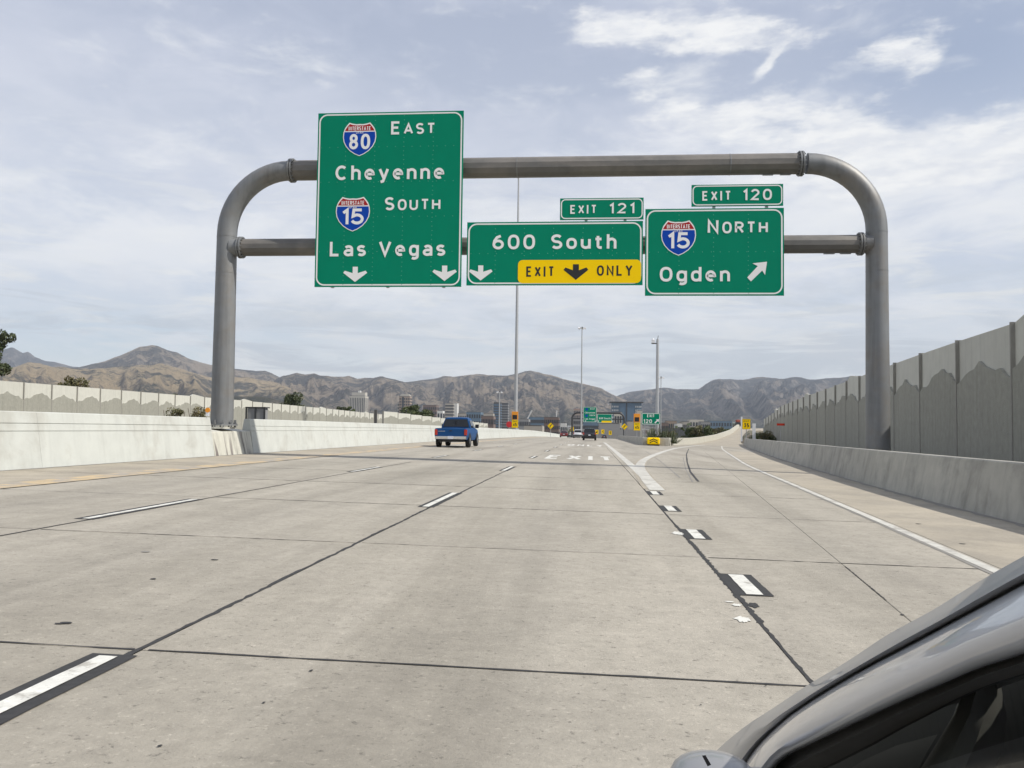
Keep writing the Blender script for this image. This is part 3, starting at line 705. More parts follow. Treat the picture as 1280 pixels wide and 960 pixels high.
        top = [(0, 3.2), (4, 3.4), (9, 2.6), (12.5, 1.4), (15, 4.2), (17.6, 8), (18.6, 10.2)]
        tp = top + [(-x, y) for x, y in top[::-1]]
        s.shape([(uc + x * k_, v0 + y * k_) for x, y in tp], 'sign_red', 'red_band', .006, sh)
        w = 11.2 * k_
        s.word(num, uc - 13 * k_, uc + 13.5 * k_, v0 + 33.5 * k_, 19.5 * k_, t=.20, gap=.15, name='number', lift=.008).parent = s.t
        s.word('INTERSTATE', uc - 14 * k_, uc + 14 * k_, v0 + 9.6 * k_, 5.0 * k_, t=.18, gap=.2, name='small_lettering', lift=.008)
        s.word('UTAH', uc - 4.5 * k_, uc + 4.5 * k_, v0 + 13.8 * k_, 2.3 * k_, t=.18, gap=.2, name='small_lettering', lift=.008)
SY = GY - .62
s1 = Sign('tall green sign for I-80 east Cheyenne and I-15 south Las Vegas', 395.5, 140, 578, 358.5, SY)
s1.shield(448.5, 153, 195, '80'); s1.shield(442, 246.5, 289.5, '15')
s1.word('EAST', 488, 543, 168.5, 16.5, caps=.84, t=.20); s1.word('SOUTH', 482, 551, 263.5, 16.5, caps=.84, t=.20)
s1.word('Cheyenne', 419, 555, 225, 18.5, t=.20); s1.word('Las Vegas', 414, 558, 320.5, 18.5, t=.20, space=.75)
s1.arrow_down(446.5, 333.5, 352.5); s1.arrow_down(557.5, 332.5, 351.5)
s2 = Sign('wide green 600 South sign with yellow exit only strip', 583.5, 277, 803.5, 356.5, SY)
s2.word('600 South', 616, 771, 311.5, 18.5, t=.20, space=1.0)
yb = s2.shape([(p[0], p[1]) for p in rrect(648.5, 801.5, 325, 354, 6)], 'sign_yellow', 'yellow_strip', .0045)
s2.arrow_down(601.5, 331.5, 350.5)
w_ = s2.word('EXIT', 659, 694, 346.0, 13, 'sign_black', t=.19, lift=.007); w_ = s2.word('ONLY', 747, 791, 345.0, 13, 'sign_black', t=.19, lift=.007)
m = MB(); c_, w0 = 721, 15
pts = [(717.3, 330.5), (724.7, 330.5), (724.7, 338), (734, 334.5), (736.5, 337.5), (721, 350), (705.5, 337.5), (708, 334.5), (717.3, 338)]
m.add([s2.fn(*s2.px(*p), .008) for p in pts], [(0, 1, 2, 8), (8, 2, 5), (2, 3, 4, 5), (8, 5, 6, 7)]); m.build('arrow', 'sign_black', s2.t)
s3 = Sign('green I-15 north Ogden sign with upward right arrow', 806.5, 260.5, 980, 369.5, SY)
s3.shield(848.5, 275.5, 319.5, '15'); s3.word('NORTH', 885, 960, 292, 17.5, caps=.84, t=.20); s3.word('Ogden', 825, 913, 352, 18.5, t=.20)
m = MB(); m.add([s3.fn(*s3.px(*p), .004) for p in ((934.5, 347), (939, 352), (953, 338.5), (956.5, 344), (959, 327.5), (941, 329.5), (947.5, 333))], [(0, 1, 2, 6), (6, 2, 3, 4), (6, 4, 5)]); m.build('arrow', 'sign_white', s3.t)
t1 = Sign('small green EXIT 121 tab above the 600 South sign', 700, 247.5, 804.5, 274.5, SY, .038, .16, rivets=False, inset=.03); t1.word('EXIT', 713, 746, 267, 11, t=.19, gap=.3); t1.word('121', 762, 793, 267, 13, t=.19, gap=.3)
t2 = Sign('small green EXIT 120 tab above the Ogden sign', 864.5, 230.5, 979, 257.5, SY, .038, .16, rivets=False, inset=.03); t2.word('EXIT', 878, 914, 250.5, 12, t=.19, gap=.3); t2.word('120', 929, 965, 250.5, 14, t=.19, gap=.3)
# vertical bars that hang the signs from the beams
def hanger(s, xs_, z0, z1, par):
    for x in xs_:
        m = MB(); m.box(x - .05, x + .05, .052, .16, z0, z1); m.box(x - .05, x + .05, .16, SY * 0 + (GY - SY) - .28, zl_ - s.z0 - .08, zl_ - s.z0 + .08)
        if s.z0 + s.h > zt: m.box(x - .05, x + .05, .16, (GY - SY) - .33, zt - s.z0 - .08, zt - s.z0 + .08)
        m.build('bracket', 'alu', par)
hanger(s1, (-s1.w * .38, 0, s1.w * .38), -.02, s1.h - .1, s1.t)
hanger(s2, (-s2.w * .36, -s2.w * .1), .05, s2.h - .05, s2.t); hanger(s2, (s2.w * .18, s2.w * .40), .05, s2.h + .6, s2.t)
hanger(s3, (-s3.w * .38,), .05, s3.h - .05, s3.t); hanger(s3, (0, s3.w * .38), .05, s3.h + .5, s3.t)

# ------------------------------------------------------------------ panel noise walls
def wall_panel(L, H, seed, chamfer=0):
    rnd = random.Random(seed); m = MB()
    top = [(0, 0), (L, 0), (L, H), (0, H)] if not chamfer else [(0, 0), (L, 0), (L, H + .0), (L - .05, H), (.35, H + chamfer), (0, H + chamfer)]
    if chamfer: top = [(0, 0), (L, 0), (L, H), (L * .28, H + chamfer), (L * .22, H + chamfer * .98), (0, H)]
    m.prism(top, lambda p, kk: (p[0], (0, .18)[kk], p[1])); a = m.mesh('panel', 'wall_smooth')
    m = MB(); n = 11; ridge = []; z = H * rnd.uniform(.62, .78); pk = rnd.uniform(.25, .75)
    for i in range(n + 1):
        f = i / n; zz_ = H * (.64 + .17 * (1 - abs(f - pk) / max(pk, 1 - pk)) ) + rnd.uniform(-.055, .055) * H * .5
        ridge.append((.03 + (L - .06) * f, zz_))
    m.prism([(.03, 0)] + [(L - .03, 0)] + ridge[::-1], lambda p, kk: (p[0], (-.10, -.002)[kk], p[1])); b = m.mesh('mountain_relief', 'wall_rough')
    return a, b
def noise_wall(label, pts, H, zfun, L, facing, nvar=5, cham=(), name='noise_wall', relief=True, post=.13, hvar=None):
    "pts: y -> x pairs; panels of length L stepping along"
    y = pts[0][0]; x = interp(y, pts); t = thing(name, label, 'wall', (x, y, zfun(x, y)))
    var = [wall_panel(L, H, 11 * i + 3) for i in range(nvar)]; vch = wall_panel(L, H, 99, .28)
    pm_ = MB(); pm_.box(-post * .4, post * .4, -.125, .20, 0, H + .03); pmesh = pm_.mesh('post', 'wall_post')
    i = 0; out = []
    while y < pts[-1][0]:
        x2, y2 = x, y
        dy = L
        for _ in range(4):
            x2 = interp(y + dy, pts); dd = math.hypot(x2 - x, dy); dy *= L / dd
        y2 = y + dy; x2 = interp(y2, pts)
        z = zfun(x, y); ang = math.atan2(y2 - y, x2 - x)
        # panel runs from (x,y) to (x2,y2); its relief side must face the road
        pa, pb = (vch if i in cham else var[(i * 7 + i // 3) % nvar])
        if facing < 0: base = (x2, y2); rz = ang + math.pi
        else: base = (x, y); rz = ang
        o = link('panel', pa, t, (base[0] - t.location.x, base[1] - t.location.y, z - t.location.z), rotz=rz)
        if relief: link('mountain_relief', pb, o)
        link('post', pmesh, t, (x - t.location.x, y - t.location.y, z - t.location.z), rotz=rz)
        out.append((x, y, z)); x, y = x2, y2; i += 1
    return t
RW = [(5, 10.9), (20, 12.0), (30.8, 13.0), (43, 14.6), (55, 16.4), (71, 18.6), (99, 22.2), (125, 25.6), (152, 28.9), (320, 52)]
RWs = [(y, smooth_interp(y, RW, 8)) for y in np.arange(5.2, 156, 4)]
rwz = lambda x, y: -.1 + interp(y, [(0, 0), (60, 0), (90, -.12), (118, -.35), (128, -.9), (140, -1.4), (152, -1.8), (300, -2.2)])
rwall = noise_wall('tall shaded noise wall of grey panels with mountain relief behind the right barrier', RWs, 4.72, rwz, 5.75, -1, cham=(3, 9, 14, 21, 28))
LW = [(60, -56), (245, -56)]
lwz = lambda x, y: interp(y, [(0, .15), (90, .1), (130, -.02), (185, -.48), (245, -1.2)])
lwall = noise_wall('long sunlit cream noise wall with mountain relief panels beyond the median on the left', LW, 4.85, lwz, 4.57, 1, cham=(13, 17, 26, 34))
LW2 = [(170, -40.5), (330, -39)]
lwall2 = noise_wall('short sunlit noise wall section left of the blue pickup with long plain panels', LW2, 3.9, lambda x, y: -.15 - (y - 170) * .012, 12.5, 1, nvar=3)
tp = MB(); tp.box(-.25, .25, -.25, .25, 0, 4.6); tag(tp.build('wall_pier', 'roof_dark', loc=(-41.5, 168, -.6)), 'dark pier at the near end of the plain noise wall section', 'pier')
# ------------------------------------------------------------------ gore island, ramp
def gx_left(y): return interp(y, [(90, 5.1), (120, 5.3), (160, 5.6), (205, 6.0)])
def ramp_rise(y): return interp(y, [(0, 0), (108, 0), (125, .15), (145, .6), (170, 1.5), (200, 2.9), (220, 3.15), (240, 2.9), (300, 2.0)])
GB = [(90, 7.7), (98, 9.0), (110, 11.6), (125, 15.2), (138, 18.6), (170, 26.2), (200, 32.4), (240, 41), (300, 54)]
def gx_right(y): return smooth_interp(y, GB, 3)
def ramp_z(x, y): return prof(y) - .017 * 16 + ramp_rise(y)
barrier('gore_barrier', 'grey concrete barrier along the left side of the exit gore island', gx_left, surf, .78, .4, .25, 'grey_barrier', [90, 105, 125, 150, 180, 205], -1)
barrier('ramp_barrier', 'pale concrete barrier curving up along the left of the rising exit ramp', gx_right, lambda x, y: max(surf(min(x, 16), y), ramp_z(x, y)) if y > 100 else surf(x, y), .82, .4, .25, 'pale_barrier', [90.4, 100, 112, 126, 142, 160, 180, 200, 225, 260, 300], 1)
nb = thing('gore_nose', 'blunt grey concrete nose closing the gore island behind the yellow cushion', 'barrier', (6.4, 90, surf(6.4, 90)))
m = MB(); m.box(-1.3, 1.3, -.2, .28, -.2, .79); m.build('nose_wall', 'grey_barrier', nb, bevel=.04)
cc = thing('crash_cushion', 'yellow crash cushion with black chevron at the tip of the gore', 'crash cushion', (6.15, 89.4, surf(6.15, 89.4)))
m = MB(); m.box(-.62, .62, -.38, .36, .12, .80); m.build('nose_cap', 'sign_yellow', cc, bevel=.12)
m = MB(); m.box(-.58, .58, -.30, .3, -.02, .12); m.build('skid', 'sign_black', cc)
m = MB()
for dz in (.22, .42):
    m.add([(-.4, -.385, dz), (0, -.385, dz + .22), (.4, -.385, dz), (.4, -.385, dz + .1), (0, -.385, dz + .32), (-.4, -.385, dz + .1)], [(0, 1, 4, 5), (1, 2, 3, 4)])
m.build('chevron', 'sign_black', cc)
m = MB(); ysr = [100 + i * 5 for i in range(41)]; vs = []
for y in ysr:
    xa = gx_right(y) + .0; xb = xa + interp(y, [(100, 7.5), (125, 8.5), (160, 8), (300, 8)])
    for x in (xa, (xa + xb) / 2, xb): vs.append((x, y, ramp_z(x, y) + (.02 if y > 104 else -.02)))
m.add(vs, [(j * 3 + i, j * 3 + i + 1, j * 3 + i + 4, j * 3 + i + 3) for j in range(40) for i in range(2)]); m.build('exit_ramp', 'shoulder_concrete', kind='structure')
m = MB(); vs = []
for y in ysr[3:]:
    xa = gx_right(y); xb = xa + 8
    vs += [(xa, y, -6), (xa, y, ramp_z(xa, y)), (xb, y, -6), (xb, y, ramp_z(xb, y))]
n = len(ysr[3:])
m.add(vs, [(j * 4, j * 4 + 1, j * 4 + 5, j * 4 + 4) for j in range(n - 1)] + [(j * 4 + 2, j * 4 + 3, j * 4 + 7, j * 4 + 6) for j in range(n - 1)]); m.build('ramp_embankment', 'grey_barrier', kind='structure')
0 and barrier('outer_ramp_barrier', 'low concrete barrier on the outer side of the far rising ramp', lambda y: gx_right(y) + 8.1, lambda x, y: ramp_z(x, y), .82, .4, .25, 'grey_barrier', [135, 150, 170, 190, 215, 250, 300], -1)
# weedy bank where the ramp bends away behind the end of the barrier
m = MB(); vs = []
for j, y in enumerate(np.linspace(119, 215, 25)):
    xa = at(922.5, 535, y).x; xb = at(962, 535, y).x + 6
    hgt = 1.75 * min(1, (y - 118) / 14) * (1 - .3 * (y - 119) / 96)
    for i in range(13):
        f = i / 12; x = xa + (xb - xa) * f; b_ = min(1, f * 6) ** .7 * (1 if f < .8 else 1 - (f - .8) * 2.5)
        vs.append((x, y, surf(16, y) - .3 + hgt * b_ + mnoise.noise(Vector((x, y * .3, 2))) * .22 * b_ + ramp_rise(y) * .55))
m.add(vs, [(j * 13 + i, j * 13 + i + 1, (j + 1) * 13 + i + 1, (j + 1) * 13 + i) for j in range(24) for i in range(12)]); m.build('embankment', 'ground_dirt', kind='structure')
# ------------------------------------------------------------------ smaller road signs
def post_sign(name, label, cat, u0, v0, u1, v1, Y, matn, zground=None, border=None, posts=1, rad=.06, bc='sign_black', group=None, pm_='pole_grey'):
    s = Sign(label, u0, v0, u1, v1, Y, border or .03, rad, matn, .03, bc, cat, False, border is not None, name)
    x = s.x0 + s.w / 2; zg = surf(x, Y) if zground is None else zground
    for i in range(posts):
        px_ = 0 if posts == 1 else (-.32, .32)[i] * s.w
        m = MB(); m.box(px_ - .04, px_ + .04, .055, .13, zg - s.z0 - .1, s.h - .05); m.build('post', pm_, s.t)
    return s
ex = post_sign('exit_sign', 'green EXIT 120 gore sign with arrow above the yellow crash cushion', 'road sign', 802, 516.2, 825.2, 530.8, 95, 'sign_green', border=.05, posts=2, rad=.14, bc='sign_white')
ex.word('EXIT', 809, 818, 521.6, 3.8, t=.2, gap=.2); ex.word('120', 804.5, 815, 529, 4.8, t=.2, gap=.2)
m = MB(); m.add([ex.fn(*ex.px(*p), .004) for p in ((818, 528.2), (819.2, 529.3), (822, 526.4), (823.3, 527.6), (823.8, 523.9), (820, 524.2), (821, 525.3))], [(0, 1, 2, 6), (6, 2, 3, 4), (6, 4, 5)]); m.build('arrow', 'sign_white', ex.t)
def ramp_assembly(uc, Y, v0, v1, v2, label1, word):
    # lower advisory plate and, above it, an amber housing with a dark display
    s = post_sign('advisory_sign', label1, 'road sign', uc - 4, v1, uc + 4, v2, Y, 'sign_yellow', border=.03, posts=1, rad=.12)
    s.word(word, uc - 2.3, uc + 2.4, v2 - 2.0, 4.2, 'sign_black', t=.2, gap=.2); s.word('EXIT', uc - 2.4, uc + 2.4, v1 + 3.0, 1.9, 'sign_black', t=.2, gap=.2)
    a = at(uc - 4, v1 - .3, Y); b = at(uc + 4, v0, Y)
    m = MB(); o = Vector(s.t.location)
    m.box(a.x - o.x, b.x - o.x, .0, .45, a.z - o.z, b.z - o.z); h = m.build('display_housing', 'sign_orange', s.t, bevel=.03)
    m = MB(); zc = (a.z + b.z) / 2 - o.z; m.box(a.x - o.x + .16, b.x - o.x - .16, -.03, .01, zc - .62, zc + .12); m.build('display', 'sign_black', h)
    m = MB(); m.box(-.3, -.2, .1, .2, b.z - o.z, b.z - o.z + .5); m.box(-.32, .1, .1, .14, b.z - o.z + .35, b.z - o.z + .5); m.build('beacon_arm', 'pole_grey', h)
    return s
ramp_assembly(643.6, 156, 514.5, 524.8, 534.8, 'yellow advisory sign with amber display behind the median wall', '45')
ramp_assembly(796.2, 156, 517.2, 528, 538.2, 'yellow advisory sign with amber display in the gore', '45')
s = post_sign('ramp_speed_sign', 'yellow 35 ramp speed sign at the far end of the right barrier', 'road sign', 927.8, 523.8, 938.2, 536.6, 114, 'sign_yellow', border=.03)
s.word('RAMP' if False else 'EXIT', 929.6, 936.4, 527.6, 2.2, 'sign_black', t=.18, gap=.2); s.word('35', 930, 936.3, 534.2, 5.2, 'sign_black', t=.2, gap=.2)
def diamond(uc, vc, half, Y, label, chev=False, group=None):
    c = at(uc, vc, Y); r = half * Y / F
    t = thing('warning_sign', label, 'road sign', (c.x, Y, c.z - r), 0, group); zg = surf(c.x, Y)
    m = MB(); m.prism([(0, 0), (r, r), (0, 2 * r), (-r, r)], lambda p, kk: (p[0], (0, .03)[kk], p[1])); m.build('plate', 'sign_yellow', t)
    m = MB(); q = r * .9; i_ = r * .82; f_ = lambda x, z, l=0: (x, -.004, z)
    frame_mesh(m, [(0, r - q), (q, r), (0, r + q), (-q, r)], [(0, r - i_), (i_, r), (0, r + i_), (-i_, r)], f_); m.build('border', 'sign_black', t)
    m = MB(); w = r * .14
    m.add([(-r * .15 - w, -.006, r * .55), (-r * .15 + w, -.006, r * .55), (-r * .15 + w, -.006, r * 1.0), (-r * .15 - w, -.006, r * 1.05), (r * .15, -.006, r * 1.15), (r * .05, -.006, r * 1.35)], [(0, 1, 2, 3), (3, 2, 4, 5)])
    m.add([(r * .42, -.006, r * 1.42), (r * .22, -.006, r * .98), (-.02 * r, -.006, r * 1.42)], [(0, 1, 2)]); m.build('arrow', 'sign_black', t)
    m = MB(); m.box(-.06, .06, .035, .14, zg - (c.z - r) - .1, r * 1.8); m.build('post', 'pole_grey', t)
diamond(688.3, 532.3, 4.2, 275, 'yellow diamond curve sign behind the median wall ahead of the red car', group='curve warning signs')
diamond(780.6, 533.3, 4.2, 275, 'yellow diamond curve sign beside the right leg of the far gantry', group='curve warning signs')
# ------------------------------------------------------------------ the far gantry with its signs
G2 = 400.0
a = at(715.3, 515.8, G2); b = at(780.3, 515.8, G2); base = surf(0, G2) - .3
g2 = thing('sign_gantry', 'distant dark arched sign gantry over the lanes ahead with two green signs', 'sign gantry', (a.x, G2, base))
x1_ = b.x - a.x; h2 = a.z - base; rr = 2.6
pts = [(0, 0, 0), (0, 0, h2 - rr)] + [(rr * (1 - math.cos(t_ * math.pi / 12)), 0, h2 - rr + rr * math.sin(t_ * math.pi / 12)) for t_ in range(1, 7)]
pts += [(x1_ - p[0], 0, p[2]) for p in pts[::-1]]
m = MB(); m.tube(pts, .42, 12, up=Vector((0, 1, 0))); m.build('arch', 'dark_metal', g2, smooth=40)
m = MB(); m.tube([(0, 0, h2 - 2.7), (x1_, 0, h2 - 2.7)], .3, 10); m.build('lower_beam', 'dark_metal', g2)
f1 = Sign('distant green sign on the far gantry, the larger one for Cheyenne and Las Vegas', 729, 508.6, 745.6, 527.6, G2 - .8, .12, .3, rivets=False, inset=.05)
f1.word('EAST', 738, 743.3, 512, 1.8, t=.2, gap=.3); f1.word('Cheyenne', 731, 743.8, 516.8, 2.0, t=.2); f1.word('SOUTH', 737, 743.6, 520, 1.8, t=.2, gap=.3); f1.word('Las Vegas', 731, 744, 524.6, 2.0, t=.2)
for uc, vv_ in ((733.5, 510.3), (733.2, 518.4)): f1.shape([(uc - 1.5, vv_), (uc + 1.5, vv_), (uc + 1.5, vv_ + 2), (uc, vv_ + 3.3), (uc - 1.5, vv_ + 2)], 'sign_blue', 'shield')
f1.arrow_down(732, 525.4, 527.2, wide=1.2) if False else f1.shape([(731, 525.8), (733, 525.8), (732, 527)], 'sign_white', 'arrow'); f1.shape([(743, 525.8), (745, 525.8), (744, 527)], 'sign_white', 'arrow')
f2 = Sign('distant smaller green 600 South sign on the far gantry', 746.6, 517.4, 765, 528.6, G2 - .8, .12, .3, rivets=False, inset=.05)
f2.word('600 South', 749, 763, 524, 2.2, t=.2); f2.shape([(752, 526), (764.6, 526), (764.6, 528.3), (752, 528.3)], 'sign_yellow', 'yellow_strip'); f2.shape([(747.3, 526), (749, 526), (748.2, 527.6)], 'sign_white', 'arrow')

# ------------------------------------------------------------------ light masts and poles
def mast(u, vtop, Y, r0, r1, label, kind='high', zb=None, wide=1.0, group='light masts and poles'):
    p = at(u, vtop, Y); x = p.x; zb = surf(x, Y) - .2 if zb is None else zb; H = p.z - zb
    t = thing('light_mast' if kind != 'cctv' else 'camera_pole', label, 'pole', (x, Y, zb), 0, group)
    m = MB(); m.tube([(0, 0, 0), (0, 0, H * .5), (0, 0, H)], [r0, (r0 + r1) / 2, r1], 12); m.build('pole', 'pole_grey', t, smooth=50)
    m = MB(); m.tube([(0, 0, 0), (0, 0, .5)], r0 * 1.5, 10); m.build('base', 'grey_barrier', t)
    if kind == 'high':
        m = MB(); m.tube([(0, 0, H - .5), (0, 0, H + .1)], r1 * 2.2, 10); m.build('head', 'dark_metal', t)
        for i in range(6):
            a_ = math.pi / 3 * i + .3; q = MB(); c, s__ = math.cos(a_), math.sin(a_)
            q.tube([(0, 0, H - .3), (c * wide, s__ * wide, H - .35)], .06, 6); q.tube([(c * wide * .8, s__ * wide * .8, H - .3), (c * wide * 1.35, s__ * wide * 1.35, H - .55)], [.2 * wide, .34 * wide], 8); q.build('luminaire', 'lamp_white', t)
    if kind == 'cctv':
        m = MB(); m.box(-.95, -.05, -.12, .12, H - .75, H - .6); m.build('bracket', 'dark_metal', t)
        m = MB(); m.box(-.95, -.45, -.2, .2, H - .6, H - .1); m.tube([(-.7, 0, H - .1), (-.7, 0, H + .12)], [.25, .08], 10); m.build('camera_housing', 'lamp_white', t)
        m = MB(); m.tube([(0, 0, H), (.12, 0, H + .55)], .04, 6); m.build('aerial', 'dark_metal', t)
mast(648.4, 212, 160, .36, .13, 'tallest light mast, rising from the median behind the 600 South sign', wide=1.2)
mast(727.6, 409, 395, .42, .20, 'slender high light mast standing just left of the far gantry signs', wide=1.3)
mast(822.0, 424, 140, .30, .20, 'grey camera pole rising behind the EXIT 120 gore sign', 'cctv', group='light masts and poles')
mast(826.3, 471, 420, .25, .15, 'small thin light pole just right of the camera pole', wide=1.1, zb=-6)
mast(624.5, 489, 330, .28, .18, 'short grey pole in front of the dark office tower', 'high', zb=-4, wide=.8)
mast(803.9, 538, 180, .12, .10, 'thin stub pole in the gore behind the amber display sign', 'plain')

# small things on and behind the median barrier
def delineator(u, v, Y, label):
    p = at(u, v, Y); t = thing('delineator', label, 'reflector', (p.x, Y, p.z - .02))
    m = MB(); m.box(-.05, .05, -.01, .02, 0, .13); m.build('stalk', 'lamp_white', t)
    m = MB(); m.tube([(0, -.02, .20), (0, .02, .20)], .085, 12, up=Vector((0, 0, 1))); m.build('reflector', 'sign_orange', t)
delineator(259.5, 519.2, 29.2, 'orange round reflector on top of the median barrier beside the big left column')
bx = thing('utility_cabinet', 'grey framed cabinet standing behind the median barrier right of the big left column', 'cabinet', (at(319.5, 515, 38.5).x, 38.5, surf(-14, 38)))
m = MB(); m.box(-.38, .38, 0, .5, 0, at(319, 510, 38.5).z - surf(-14, 38)); m.build('cabinet_body', 'bld_grey', bx, bevel=.02)
m = MB(); hh = at(319, 510, 38.5).z - surf(-14, 38)
for x in (-.42, 0, .42): m.box(x - .035, x + .035, -.04, -.002, 0, hh + .04)
m.box(-.46, .46, -.04, .54, hh + .002, hh + .05); m.build('frame', 'dark_metal', bx)
p = at(976, 530.6, 82); rs = thing('small_red_sign', 'small red sign on a thin post against the right noise wall', 'road sign', (p.x, 82, surf(16, 82)))
m = MB(); m.box(-.35, .35, 0, .03, p.z - rs.location.z - .10, p.z - rs.location.z + .10); m.build('plate', 'tail_light', rs)
m = MB(); m.box(-.03, .03, .032, .09, 0, p.z - rs.location.z + .1); m.build('post', 'pole_grey', rs)
for (u, v0, v1, Y, w, lab) in ((927.0, 521, 546, 118, .20, 'tall white marker post left of the yellow 35 sign'), (942.5, 529.5, 543.5, 118, .42, 'short white marker panel right of the yellow 35 sign')):
    a = at(u, v0, Y); b = at(u, v1, Y); m = MB(); m.box(-w / 2, w / 2, -.04, .04, 0, a.z - b.z + .6); tag(m.build('marker_post', 'lamp_white', loc=(a.x, Y, b.z - .6), bevel=.02), lab, 'marker')
# chevron alignment boards on the far parapet
par = thing('far_parapet', 'dark low bridge parapet across the road ahead carrying the chevron boards', 'wall', (4, 430, -8))
p0 = at(743, 536.2, 430); p1 = at(800, 545, 430); m = MB(); m.box(p0.x - 6 - 4, p1.x + 0 - 4, 0, .6, 2.5, p0.z + 8); m.build('parapet_wall', 'bld_grey', par)
for u, v in ((746.2, 540), (753.6, 539.6), (762.8, 541), (715.4, 536.2)):
    p = at(u, v, 425); r = 1.0; t = thing('chevron_board', {746.2: 'yellow chevron board, leftmost of the three right of the black car', 753.6: 'yellow chevron board, middle of the three right of the black car', 762.8: 'yellow chevron board, rightmost of the three on the far parapet', 715.4: 'yellow and black marker board by the left leg of the far gantry'}[u], 'road sign', (p.x, 425, p.z - r), 0, 'chevron boards ahead')
    m = MB(); m.box(-.7, .7, 0, .04, 0, 2 * r); m.build('board', 'sign_yellow', t)
    m = MB(); m.add([(.35, -.01, .2), (-.35, -.01, r), (.35, -.01, 1.8 * r), (.35, -.01, 1.25 * r), (.0, -.01, r), (.35, -.01, .65)], [(0, 1, 4, 5), (1, 2, 3, 4)]); m.build('chevron', 'sign_black', t)
    m = MB(); m.box(-.05, .05, .045, .12, -3.2, 1.6 * r); m.build('post', 'pole_grey', t)
# bright red round thing left of the amber display
p = at(636.6, 530.5, 170); t = thing('red_banner', 'small bright red board half hidden behind the left amber display sign', 'sign', (p.x, 170, surf(-14, 170)))
m = MB(); m.prism([(.62 * math.cos(R(22.5 + 45 * i)), .62 * math.sin(R(22.5 + 45 * i)) + p.z - t.location.z) for i in range(8)], lambda q, kk: (q[0], (0, .04)[kk], q[1])); m.build('plate', 'bright_red', t)
m = MB(); m.box(-.05, .05, .05, .12, 0, p.z - t.location.z); m.build('post', 'pole_grey', t)

# ------------------------------------------------------------------ vehicles
def wheel(parent, x, y, r, w, rim='alu'):
    m = MB(); s_ = 1 if x > 0 else -1
    prof_ = [(r * .62, -w / 2), (r * .93, -w / 2), (r, -w * .34), (r, w * .34), (r * .93, w / 2), (r * .62, w / 2)]
    rings = []
    for i in range(20):
        a_ = 2 * math.pi * i / 20; rings.append([Vector((x + px, y + rr_ * math.cos(a_), r + rr_ * math.sin(a_))) for rr_, px in prof_])
    rings.append(rings[0]); m.loft(rings, cap=False); wl = m.build('wheel', 'rubber', parent, smooth=40)
    m = MB(); m.tube([(x - w * .4, y, r), (x + w * .4 , y, r)], [r * .63, r * .63], 14, up=Vector((0, 0, 1))); m.tube([(x + s_ * w * .4, y, r), (x + s_ * w * .47, y, r)], [r * .28, r * .2], 8, up=Vector((0, 0, 1))); m.build('rim', rim, wl)
def ring(hw, z0, z1, y, cr=.08, hb=None, crown=0.02):
    "rounded box-like cross-section of a car body"
    hb = hb or hw * .93
    return [Vector(p) for p in ((-hb, y, z0), (-hw, y, z0 + (z1 - z0) * .30), (-hw, y, z0 + (z1 - z0) * .72), (-hw + cr * .35, y, z1 - cr * .3), (-hw + cr, y, z1), (0, y, z1 + crown), (hw - cr, y, z1), (hw - cr * .35, y, z1 - cr * .3), (hw, y, z0 + (z1 - z0) * .72), (hw, y, z0 + (z1 - z0) * .30), (hb, y, z0))]
def greenhouse(parent, st, zb, paint, pil=.06, hwb=.8):
    "st: list of (y, ztop, hw_top) from rear base to front base; builds roof shell and glass"
    m = MB(); rings = []
    for (y, zt_, hwt) in st:
        f = max(.0, min(1, (zt_ - zb) / .5)); w = hwb + (hwt - hwb) * f
        rings.append([Vector(p) for p in ((-hwb, y, zb - .02), (-w, y, zt_ - .03 if zt_ > zb + .05 else zb), (-w + .07, y, zt_), (0, y, zt_ + .02), (w - .07, y, zt_), (w, y, zt_ - .03 if zt_ > zb + .05 else zb), (hwb, y, zb - .02))])
    m.loft(rings); return m.build('cabin', paint, parent, smooth=35)
